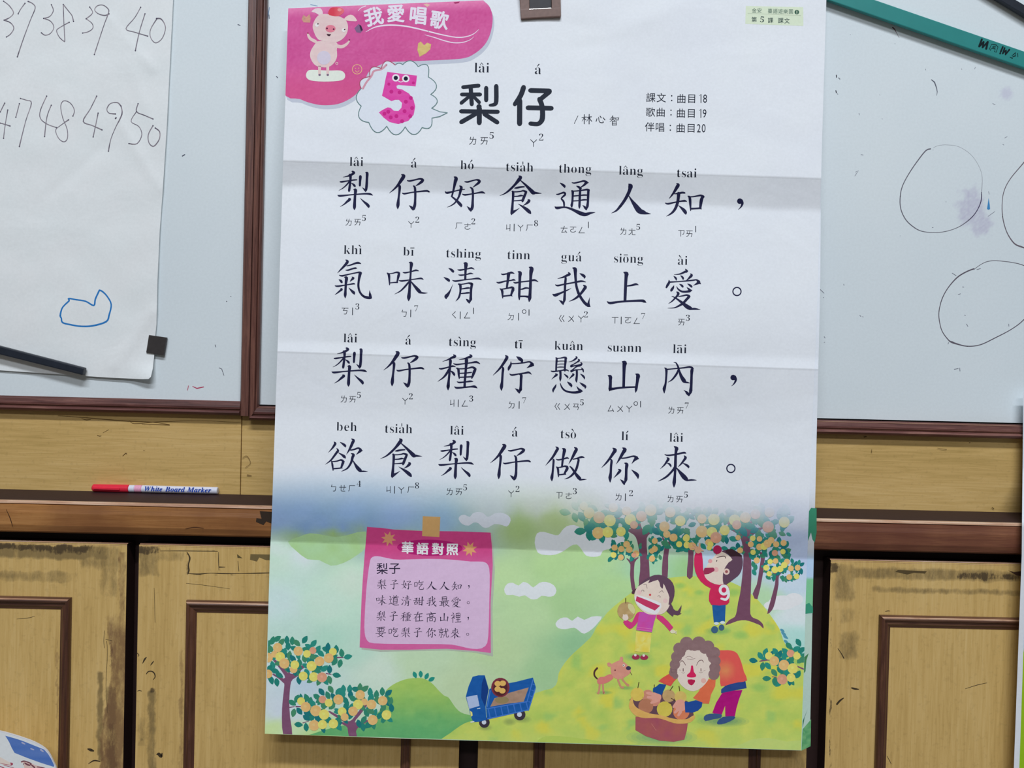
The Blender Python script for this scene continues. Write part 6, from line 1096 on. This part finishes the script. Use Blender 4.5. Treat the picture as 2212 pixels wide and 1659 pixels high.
# ---------------------------------------------------------------- green magnetic strip and black cable edge, top right
gs = thing('magnetic_strip', 'green magnetic strip lettered in black slanting across the whiteboard top right', 'magnet')
M_grn = plain('green_plastic', (36, 126, 122), .45, k=.78, scale=60, var=.05)
bx('strip', [(1700, -66), (1891 + 389, 134), (2278, 169), (1700, -31)], -.0036, -.0085, M_grn, gs, .0009)
gk = Ink(Sheet(lambda x, y: -.0087, k_light=.78))
a = .328
def rot(cx, cy, pts, s_=1.0): return [(cx + (x * math.cos(a) - y * math.sin(a)) * s_, cy + (x * math.sin(a) + y * math.cos(a)) * s_, w) for x, y, w in pts]
IK = (16, 30, 34)
for st in ([(-8, -8, 4), (-8.5, 8, 4.5)], [(-8, 8, 3.5), (-2.5, -4, 4)], [(-2.5, -4, 4), (-1, 8, 3.5)], [(-1, 8, 3.5), (6, -7, 4)], [(6, -7, 4), (7.5, 8, 4.5)]): gk.stroke(rot(2126, 95, st), IK, 1, sub=1)
for st in ([(-8, 5, 1.2), (-7, -5, 1.2), (3, -7, 1.2), (8, -4, 1.2), (8, 8, 1.2), (4, 8, 1.2), (4, 2, 1.2), (-4, 3, 1.2), (-5, 8, 1.2), (-8, 5, 1.2)], [(-3, -2, 1), (3, -3, 1), (3, 0, 1), (-3, 0, 1)]): gk.stroke(rot(2147, 102.5, st), IK, 1, sub=1)
for st in ([(-7, -8, 3.5), (-8, 4, 3.8)], [(-8, 8, 3.8), (-8, 9, 3.8)], [(-2, -7, 3.5), (-2, 7, 3.5)], [(-2, 6, 3), (3, -3, 3)], [(3, -3, 3), (5, 7, 3)], [(5, 7, 3), (10, -7, 3.6)]): gk.stroke(rot(2170, 110, st, .9), IK, 1, sub=1)
for st in ([(-5, 4, 1), (0, -4, 2.4), (2, 2, 2.4), (-3, 6, 1)], [(5, -5, 1.4), (8, 2, 1)], [(-8, 8, 1), (-2, 9, 1.4)]): gk.stroke(rot(2192, 118, st), IK, 1, sub=1)
gk.build('lettering', M_print, gs)
bs = bx('black_magnet_bar', [(2100, -56), (2190, 0), (2300, 58), (2300, 82), (2212, 22), (2100, -34)][0:1] + [(2330, 79), (2330, 103), (2096, -38)], -.0022, -.0080, M_bar, None, .0009)
tag(bs, 'black bar magnet crossing the very top right corner of the whiteboard', 'magnet')
# ---------------------------------------------------------------- marker
mk = thing('whiteboard_marker', 'red capped whiteboard marker lying on the ledge against the panel', 'marker')
r_ = 0.0041; mz = zl + r_; my = -.0006 - r_ - .0006
def xat(px): return P(px, 1056, my).x
def tube(name, x0_, x1_, r0, r1, mat, bev=0.0004, n=24):
    prof = [(x0_, r0 * .8), (x0_ + bev, r0), (x1_ - bev, r1), (x1_, r1 * .8)]
    V = []; Fc = []
    for (x, r) in prof:
        for i in range(n): t = 2 * math.pi * i / n; V.append((x, my + r * math.cos(t), mz + r * math.sin(t)))
    for j in range(3):
        for i in range(n): Fc.append((j * n + i, j * n + (i + 1) % n, (j + 1) * n + (i + 1) % n, (j + 1) * n + i))
    Fc.append(tuple(range(n))); Fc.append(tuple(range(4 * n - 1, 3 * n - 1, -1)))
    return mesh_obj(name, V, Fc, mat, mk, smooth=False)
M_red = plain('red_plastic', (222, 42, 66), .3, k=.85, var=.06, spec=.5); M_wht = plain('marker_white', (214, 216, 228), .35, k=.85, var=.03); M_pnk = plain('marker_pink_band', (226, 160, 186), .4, k=.85, var=.12, scale=900)
tube('cap', xat(202), xat(279), r_ * .93, r_, M_red)
tube('cap_end', xat(199), xat(203), r_ * .6, r_ * .9, M_red)
V = [(x, y, z) for x in (xat(206), xat(262)) for y, z in ((my - r_ - .0010, mz - .0008), (my - r_ - .0010, mz + .0008), (my - r_ + .0012, mz + .0008), (my - r_ + .0012, mz - .0008))]
mesh_obj('cap_clip', V, [(0, 1, 2, 3), (4, 5, 6, 7), (0, 1, 5, 4), (1, 2, 6, 5), (2, 3, 7, 6), (3, 0, 4, 7)], M_red, mk)
tube('collar', xat(279), xat(292), r_ * .9, r_ * .9, M_wht); tube('colour_band', xat(292), xat(307), r_ * .92, r_ * .92, M_pnk)
tube('barrel', xat(307), xat(471), r_ * .92, r_ * .88, M_wht)
tk = Ink(Sheet(lambda x, y: my - r_ * .985, k_light=.85))
x = 311.5
for c in 'White Board Marker':
    wd_ = {'W': .89, 'B': .67, 'M': .89, 'h': .556, 'i': .278, 't': .278, 'e': .444, 'o': .5, 'a': .5, 'r': .39, 'd': .5, 'k': .5, ' ': .34}[c] * 14.0 * 1.21
    if c != ' ': put(tk, serif(c, True), x, 1060.2 + (x - 311) * .0227, 14.5, (24, 66, 170), 1, center=False, ang=.0227, sx=1.13, off=.003)
    x += wd_ * .97
tk.build('barrel_lettering', M_print, mk)
# ---------------------------------------------------------------- poster entering at the right edge
rp = thing('side_poster', 'white bordered poster with green print just entering at the lower right edge', 'poster')
RS = Sheet(lambda x, y: -.0135 - .076 * max(0, min(1, (y - 1020) / 110.0)), 0, list(range(780, 2200, 10)), list(range(2160, 2900, 40)), None)
k = Ink(RS); k.poly([(2210.5, 845), (2209, 1000), (2207, 1200), (2190, 1659), (2178, 1980), (2760, 1995), (2780, 858)], (222, 226, 234), 0); k.build('paper', M_print, rp)
k = Ink(RS); k.poly([(2222, 890), (2218, 1200), (2211, 1400), (2202, 1659), (2192, 1950), (2750, 1960), (2760, 895)], lambda x, y: mix((196, 214, 232), (150, 190, 36), sstep(1398, 1412, y + 4 * nz(x, y, 10, 2))), 2); k.build('green_print', M_print, rp)
# ---------------------------------------------------------------- rounded paper fan, lower left
fn = thing('paper_fan', 'round-cornered printed paper fan with a blue patch at the lower left corner', 'fan')
FY = -0.112
FS = Sheet(lambda x, y: FY, k_light=KP)
fo = [(-230, 1600), (-180, 1578), (-100, 1570), (-40, 1572), (0, 1579.5), (25, 1586), (50, 1594), (76, 1604), (97, 1617), (108, 1631), (116, 1648), (122, 1662), (130, 1700), (128, 1760), (110, 1820), (60, 1860), (-20, 1880), (-120, 1870), (-200, 1840), (-250, 1780), (-262, 1700), (-250, 1640)]
f3 = [P(x, y, FY + .00015) for x, y in smooth_closed(fo, 3)]
V = [tuple(v) for v in f3] + [(v.x, FY + .0018, v.z) for v in f3]; n = len(f3)
mesh_obj('fan_leaf', V, [tuple(range(n)), tuple(range(2 * n - 1, n - 1, -1))] + [(i, (i + 1) % n, n + (i + 1) % n, n + i) for i in range(n)], plain('fan_board', (216, 218, 224), .4, k=.86, var=.02), fn)
k = Ink(FS); FT = tf(0, 1560, 16.76)
k.poly([(x + (1.2 if x < -60 else -1.6), y + (1.8 if y < 1700 else -1.8)) for x, y in fo], (226, 230, 230), 0, smooth=3)
k.poly(FT((190, 490), (500, 575), (800, 670), (1100, 790), (1400, 910), (1600, 990), (1740, 1150), (1850, 1330), (1960, 1560), (1950, 1620), (1500, 1480), (1000, 1300), (525, 1110), (430, 940), (330, 720)), lambda x, y: mix((72, 112, 186), (104, 134, 196), .5 + fbm(x * .5, y, 3, 3) * .8), 1)
for st in ([(800, 740, 60), (900, 790, 40)], [(1120, 960, 50), (1220, 1000, 40)], [(1480, 1000, 70), (1560, 1060, 50)]): k.stroke(FT(*st), (176, 178, 206), 1.5)
k.poly(FT((-200, 1230), (0, 1260), (200, 1370), (400, 1480), (380, 1560), (150, 1560), (0, 1490), (-200, 1450)), (236, 216, 204), 1)
for st in ([(0, 1480, 14), (200, 1530, 20), (400, 1560, 22)], [(130, 1560, 14), (300, 1600, 22), (500, 1659, 18)], [(380, 1480, 40), (440, 1510, 70), (400, 1550, 50)], [(0, 1600, 30), (120, 1650, 40), (200, 1720, 40)]): k.stroke(FT(*st), (176, 84, 104), 1.5)
k.poly(FT((760, 1430), (840, 1395), (960, 1420), (1100, 1470), (1300, 1560), (1600, 1640), (1800, 1760), (900, 1760), (860, 1560), (780, 1530)), (226, 196, 186), 1.2)
for st in ([(770, 1435, 40), (860, 1410, 50), (960, 1430, 40), (1060, 1470, 50), (1130, 1500, 40)], [(900, 1480, 50), (1000, 1540, 60), (1080, 1560, 50)], [(1100, 1520, 40), (1180, 1580, 50), (1250, 1640, 60)], [(1350, 1620, 40), (1500, 1640, 40), (1620, 1670, 40)]): k.stroke(FT(*st), (126, 76, 88), 1.5)
k.disc(*FT((815, 1510))[0], 2.4, (236, 232, 232), 1.6); k.disc(*FT((850, 1515))[0], 1.1, (50, 36, 40), 1.8)
k.build('fan_print', M_print, fn)
hx = P(-60, 1850, FY)
box('fan_handle', hx.x - .009, hx.x + .009, FY - .002, FY + .004, hx.z - .30, hx.z + .04, M_wht, fn, .002)
# ---------------------------------------------------------------- marker drawings and specks on the boards
MKS = Sheet(lambda x, y: -.00005, k_light=.80)
q1, q2, q3, q4 = tf(1730, 250, 4.589), tf(1730, 530, 4.589), tf(1730, 0, 4.589), tf(0, 580, 3.456)
k = Ink(MKS); PUR = (112, 104, 118)
k.stroke(q1((1285, 328, 12), (1240, 345, 11), (1170, 430, 10), (1080, 560, 9), (1010, 690, 9), (985, 800, 9), (990, 920, 9), (1040, 1030, 9), (1120, 1105, 9), (1200, 1145, 7), (1310, 1157, 6), (1430, 1148, 6), (1560, 1105, 6), (1670, 1030, 9), (1740, 950, 8), (1785, 850, 9), (1790, 760, 8)), lambda x, y: mix((100, 98, 108), (60, 52, 82), sstep(2080, 2115, x)), 1)
k.stroke(q1((1790, 770, 6), (1798, 610, 3), (1760, 490, 2.2), (1680, 380, 2.2), (1560, 305, 2), (1430, 288, 2.4), (1350, 300, 2.2), (1312, 320, 2)), (132, 132, 140), 1)
k.build('marker_circle', M_board, wb2); k = Ink(MKS)
k.stroke(q1((2230, 440, 12), (2180, 500, 9), (2080, 620, 8), (2020, 730, 8), (1996, 850, 7), (2000, 1000, 9), (2040, 1150, 9), (2110, 1260, 12), (2180, 1297, 14), (2260, 1310, 12), (2380, 1240, 9), (2450, 1050, 8), (2440, 800, 8), (2380, 560, 8), (2300, 440, 8)), (104, 96, 104), 1)
k.build('marker_circle', M_board, wb2); k = Ink(MKS)
k.stroke(q2((1715, 232, 12), (1640, 262, 12), (1550, 318, 12), (1460, 420, 9), (1400, 530, 9), (1370, 650, 8), (1372, 740, 8), (1400, 850, 8), (1465, 940, 10), (1500, 960, 18), (1540, 975, 14), (1650, 1000, 9), (1780, 985, 9), (1930, 915, 9), (2090, 830, 8), (2212, 735, 9), (2360, 560, 9), (2400, 380, 8), (2330, 260, 8), (2212, 200, 7), (2100, 170, 6), (1940, 152, 6), (1850, 160, 6), (1780, 192, 5), (1715, 240, 5)), lambda x, y: (92, 86, 96), 1)
k.build('marker_circle', M_board, wb2)
k = Ink(MKS)
rn = random.Random(5)
def dabs(pts, c, l=1):
    for st in pts: k.stroke(st, c, l, sub=1)
dabs([q3((1295, 790, 8), (1325, 815, 12), (1345, 870, 9), (1352, 910, 7), (1346, 948, 3))], (92, 96, 108))
dabs([q3((910, 272, 12), (930, 290, 10), (945, 320, 4), (975, 375, 2))], (104, 60, 74))
dabs([q3((352, 745, 9), (354, 766, 9)), q3((370, 772, 6), (385, 776, 5), (386, 788, 5)), q3((347, 898, 9), (352, 920, 9)), q3((364, 930, 6), (367, 934, 5))], (40, 40, 52))
dabs([q3((x_, y_, 4), (x_ + dx, y_ + dy, 4)) for x_, y_, dx, dy in ((488, 343, 6, 2), (930, 432, 7, 3), (1236, 682, 2, 14), (1593, 680, 4, 10), (1730, 665, -8, 20), (780, 938, 4, 6), (575, 1120, 6, 20), (594, 1532, 26, 4), (805, 1175, 4, 6), (2020, 1368, 26, -14), (2000, 1430, 14, 8), (1900, 1025, 28, 14))], (110, 112, 126))
dabs([q1((x_, y_, 4), (x_ + dx, y_ + dy, 4)) for x_, y_, dx, dy in ((535, 598, 35, -55), (540, 560, 14, -10), (1300, 1108, 14, 0), (1438, 850, 3, 6), (1855, 998, 70, -50), (1862, 750, 4, 30), (982, 1188, 3, 4), (1308, 338, 6, 2))], (104, 104, 120))
dabs([q2((x_, y_, 5), (x_ + dx, y_ + dy, 5)) for x_, y_, dx, dy in ((190, 436, 40, 38), (222, 515, 4, 4), (232, 905, 8, 14), (232, 960, 3, 2), (584, 696, 12, 8), (612, 706, 6, 4), (425, 385, 3, 12), (1602, 412, 14, 2), (1560, 488, 22, -8), (1622, 690, 10, 4), (1642, 780, 14, 24), (2060, 780, 2, 22), (1465, 962, -6, 16), (1745, 240, 36, -10), (1520, 1228, 40, -6), (1574, 1215, 4, 32), (1500, 275, 40, 26))], (92, 92, 108))
dabs([q4((1407, 875, 5), (1400, 908, 5)), q4((1438, 880, 5), (1470, 895, 9), (1520, 884, 7))], (176, 70, 96))
dabs([q4((1636, 742, 5), (1655, 750, 5), (1672, 798, 4)), q4((1690, 245, 6), (1694, 246, 6)), q4((1722, 208, 6), (1724, 209, 6)), q4((1606, 570, 5), (1612, 586, 5))], (92, 92, 104))
dabs([[(578, 40, 1.6), (582, 16, 1.2)], [(579, 30, 1.4), (578, 52, 1)], [(671, 10, 1.5), (686, 13, .8)]], (92, 130, 170))
dabs([[(581, 32, 1.6), (581.5, 40, 1.6)], [(565, 700, 1), (566, 640, 1)], [(514, 53, 2), (519, 55, 1.4)], [(394, 337, 2.4), (399, 334, 2.2)], [(597, 165, 1.8), (600, 168, 1.8)]], (80, 84, 100))
k.poly(q1((1845, 925), (1862, 815), (1872, 880), (1876, 925), (1862, 932)), (62, 132, 186), 1)
k.build('marker_speck', M_board, wb2)['kind'] = 'stuff'
k = Ink(Sheet(lambda x, y: -.000012, 0, list(range(0, 900, 4)), list(range(1740, 2240, 4)), None, k_light=.80))
def smudge(x, y):
    d = min(math.hypot((x - 2097) / 34, (y - 450) / 52), math.hypot((x - 2120) / 26, (y - 485) / 34), 9)
    t = (1 - sstep(.5, 1.05, d + .35 * fbm(x, y, 14, 3))) * (.55 + .4 * nz(x, y, 5, 4)); return mix(board_col(x, y), (178, 176, 196), max(0, min(1, t)))
k.poly([(2045, 380), (2160, 380), (2160, 540), (2045, 540)], smudge, 0)
k.build('wiped_smudge', M_board, wb2)
k = Ink(k.sheet)
def smudge2(x, y):
    d = math.hypot((x - 2174) / 16, (y - 202) / 17); t = (1 - sstep(.4, 1.1, d + .3 * nz(x, y, 6, 3))) * .5; return mix(board_col(x, y), (184, 182, 204), max(0, min(1, t)))
k.poly([(2150, 180), (2200, 180), (2200, 226), (2150, 226)], smudge2, 0)
k.build('wiped_smudge', M_board, wb2)
# scene-wide clean-up of the helper text object
bpy.data.objects.remove(_fo)
bpy.context.view_layer.update()
